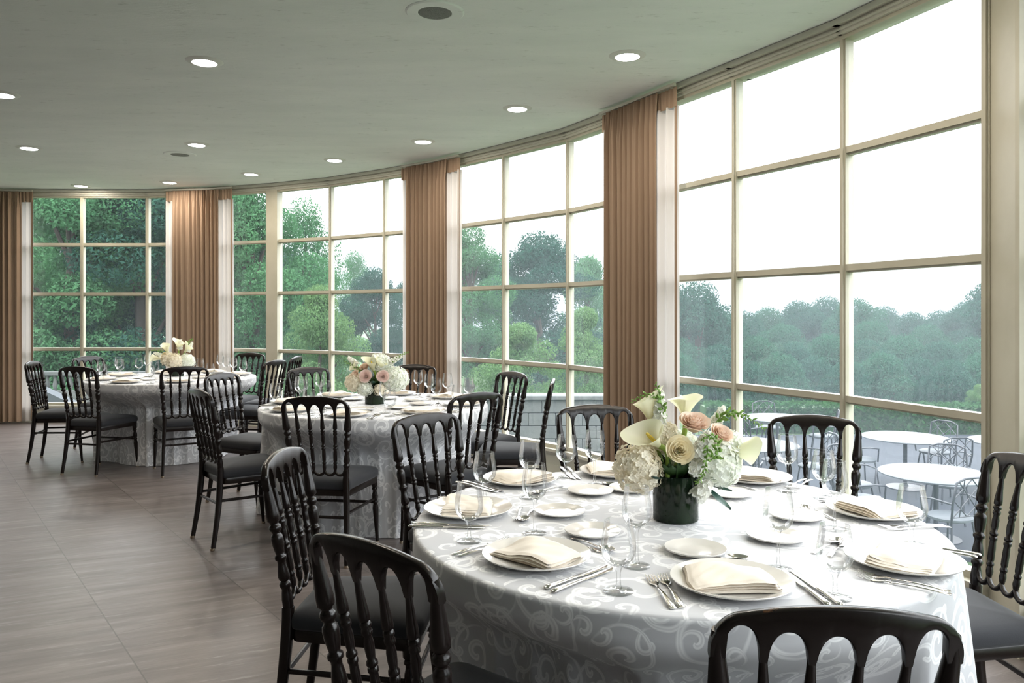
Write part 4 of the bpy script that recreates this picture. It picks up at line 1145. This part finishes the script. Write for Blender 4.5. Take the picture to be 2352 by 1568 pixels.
# hedges
def hedge(x0,y0,x1,y1,h,w,label,seed,mat=L_HEDGE):
    A=Vector((x0,y0,GZ));B=Vector((x1,y1,GZ)); L=(B-A).length; t=(B-A).normalized(); nn=Vector((-t.y,t.x,0))
    rg=np.random.default_rng(seed); n=int(L*1500)
    s=rg.random(n)*L; a=rg.random(n); side=rg.random(n)
    off=np.where(side<.4,-w/2,np.where(side<.8,w/2,(a-.5)*w)); z=np.where(side<.8,a*h,h)+rg.normal(size=n)*.02
    off=off+rg.normal(size=n)*.03
    P=np.array(A)[None]+np.array(t)[None]*s[:,None]+np.array(nn)[None]*off[:,None]; P[:,2]=GZ+z
    nrm=rg.normal(size=(n,3))+np.array([0,0,.8]); nrm/=np.linalg.norm(nrm,axis=1)[:,None]
    u=np.cross(nrm,rg.normal(size=(n,3))); u/=np.linalg.norm(u,axis=1)[:,None]; ww=np.cross(nrm,u); q=.05*(.6+.8*rg.random(n))[:,None]
    V=np.stack([P-u*q,P-ww*q*.5,P+u*q,P+ww*q*.5],1).reshape(-1,3); r=empty('hedge',(0,0,0))
    fast_mesh('foliage',V,np.arange(4*n).reshape(-1,4),mat,r)
    mb=MB(); c=[A+nn*(w/2-.05),B+nn*(w/2-.05),B-nn*(w/2-.05),A-nn*(w/2-.05)]
    mb.add([(p.x,p.y,GZ-.05) for p in c]+[(p.x,p.y,GZ+h-.06) for p in c],[(3,2,1,0),(4,5,6,7),(0,1,5,4),(1,2,6,5),(2,3,7,6),(3,0,4,7)]); mk('branches',mb,M_STEM,r,smooth=0)
    return tag(r,label,'hedge','clipped hedges')
hedge(4.2,17.0,14,16.6,.56,.7,'long low clipped green hedge beyond the patio tables',5)
hedge(-9.5,14.6,-4.5,15.0,1.1,.9,'green hedge low behind the far left window',7,L_MID)
hedge(-4.4,15.2,-1.0,15.0,1.0,.9,'green hedge low outside, behind the middle table window',8,L_MID)
# garden wall
mb=MB()
for r_ in range(6):
    for c_ in range(8):
        x=-1.0+c_*.42+(.21 if r_%2 else 0); mb.box((x,12.0,GZ+r_*.2),(x+.41,12.35,GZ+r_*.2+.192),e=.008)
mb.box((-1.05,11.95,GZ+1.2),(2.65,12.4,GZ+1.27),e=.01)
tag(mk('garden_wall',mb,M_STONE,smooth=0),'low grey stone garden wall outside, behind the chair seen edge on','wall')
# balustrade and white stair parapet on the left
r=empty('balustrade'); mb=MB(); mb.box((-8.6,13.0,.33),(-5.2,13.12,.39)); mb.box((-8.6,13.0,.02),(-5.2,13.12,.07)); mk('rail',mb,M_STONE,r,smooth=0)
for k in range(26):
    mb=MB(); mb.lathe([(.022,.07),(.03,.10),(.04,.17),(.025,.25),(.03,.33)],8,M=Matrix.Translation((-8.5+k*.13,13.06,0))); mk('baluster',mb,M_STONE,r)
mb=MB(); mb.box((-8.6,12.95,GZ-.05),(-5.2,13.2,.02)); mk('base_wall',mb,M_STONE,r,smooth=0)
tag(r,'grey balustrade with small balusters outside the far left window','balustrade')
mb=MB(); v=[(-7.35,11.9,.25),(-5.7,11.9,-.52),(-5.7,11.9,-.80),(-7.35,11.9,-.02)]
mb.add(v+[(x,y+.22,z) for x,y,z in v],[(0,1,2,3),(7,6,5,4),(0,4,5,1),(1,5,6,2),(2,6,7,3),(3,7,4,0)])
mb.box((-7.30,11.94,GZ-.05),(-5.75,12.08,-.82))
tag(mk('stair_parapet',mb,M_OUTW,smooth=0),'white slanting stair parapet outside, behind the left chair of the far left table','parapet')
# patio furniture
def make_ptable():
    r=empty('patio_table')
    mb=MB(); mb.lathe([(.0001,.722),(.585,.722),(.60,.727),(.60,.738),(.59,.742),(.0001,.742)],56,cap=False); mk('tabletop',mb,M_OUTW,r,smooth=50)
    mb=MB(); mb.lathe([(.028,.02),(.028,.722)],14); mk('pole',mb,M_IRON,r)
    mb=MB(); mb.lathe([(.0001,0),(.26,0),(.26,.012),(.05,.03),(.03,.06)],28,cap=False); mk('base',mb,M_IRON,r,smooth=50); return r
def make_pchair():
    r=empty('patio_chair')
    mb=MB(); mb.lathe([(.0001,.43),(.19,.43),(.215,.44),(.215,.462),(.19,.475),(.0001,.48)],32,cap=False); mk('seat_cushion',mb,M_OUTW,r,smooth=50)
    for a in (45,135,225,315):
        c,s=math.cos(math.radians(a)),math.sin(math.radians(a)); mb=MB(); mb.tube([(c*.20,s*.20,.43),(c*.24,s*.24,.2),(c*.27,s*.27,0)],.011,8); mk('leg',mb,M_IRON,r)
    mb=MB(); mb.tube([(-.19,-.18,.43),(-.215,-.22,.65),(-.20,-.25,.86),(-.10,-.262,.90),(.10,-.262,.90),(.20,-.25,.86),(.215,-.22,.65),(.19,-.18,.43)],.012,8)
    mk('back_frame',mb,M_IRON,r,smooth=60)
    mb=MB()
    for a,b in (((-.19,.50),(.18,.88)),((.19,.50),(-.18,.88)),((-.205,.68),(0,.50)),((0,.50),(.205,.68)),((-.205,.70),(0,.89)),((0,.89),(.205,.70)),((-.2,.50),(.2,.50)),((-.10,.50),(-.10,.89)),((.10,.50),(.10,.89))):
        mb.tube([(a[0],-.185-(a[1]-.43)*.16,a[1]),(b[0],-.185-(b[1]-.43)*.16,b[1])],.006,6)
    mk('lattice_back',mb,M_IRON,r)
    mb=MB()
    for s in(-1,1): mb.tube([(s*.21,-.21,.64),(s*.25,0,.66),(s*.24,.14,.64),(s*.20,.15,.45)],.011,8)
    mk('armrests',mb,M_IRON,r,smooth=60)
    return r
QT=Proto(make_ptable()); QC=Proto(make_pchair())
PTS=[((4.80,8.75),'nearest round white patio table, seen in the bottom pane beside the pillar'),((3.35,10.7),'round white patio table seen behind the chair at the big window'),
     ((5.75,11.3),'round white patio table in the middle of the patio'),((7.1,10.9),'round white patio table at the far right by the pillar'),((4.6,13.4),'farthest round white patio table near the hedge')]
for (x,y),l in PTS: QT.put((x,y,GZ),0,l,'table','white patio tables')
PCH=[(4.52,7.98,20,'pale round seat in front of the nearest patio table'),(3.95,8.75,-80,'lattice back left of the nearest patio table'),(4.2,9.5,-150,'behind the nearest patio table on its left'),(5.35,9.5,150,'behind the nearest patio table on its right'),
     (2.95,9.9,-20,'in front of the patio table behind the window chair'),(4.15,10.6,95,'right of the patio table behind the window chair'),(3.0,11.5,-160,'behind the patio table behind the window chair'),
     (5.0,11.1,-85,'left of the middle patio table'),(5.9,10.5,5,'in front of the middle patio table'),(6.4,11.7,120,'behind the middle patio table'),(6.55,10.2,-40,'left front of the far right patio table'),
     (4.0,13.0,-60,'left of the farthest patio table'),(5.3,13.2,70,'right of the farthest patio table'),(4.7,14.2,180,'behind the farthest patio table, near the hedge')]
for x,y,a,l in PCH: QC.put((x,y,GZ),math.radians(a),'dark wrought-iron patio chair, '+l,'chair','wrought-iron patio chairs')

# mist outside
def mist():
    m,nt,out=new_mat('rain_mist'); v=N(nt,'ShaderNodeVolumeScatter'); v.inputs['Density'].default_value=.0022; v.inputs['Anisotropy'].default_value=.0
    v.inputs['Color'].default_value=(.86,.95,1,1); nt.links.new(v.outputs[0],out.inputs['Volume'])
    mb=MB(); P=[(-40,16),(-9,11),(-2,10.6),(2.2,8.0),(3.6,4.0),(3.9,-1.5),(90,-1.5),(90,90),(-40,90)]; n=len(P)
    mb.add([(x,y,z) for z in (-1.6,22) for x,y in P],[tuple(range(n-1,-1,-1)),tuple(range(n,2*n))]+[(i,(i+1)%n,(i+1)%n+n,i+n) for i in range(n)])
    o=mk('mist',mb,m,smooth=0); o['kind']='stuff'; tag(o,'thin bluish rain mist hanging between the window and the trees','mist')
mist()
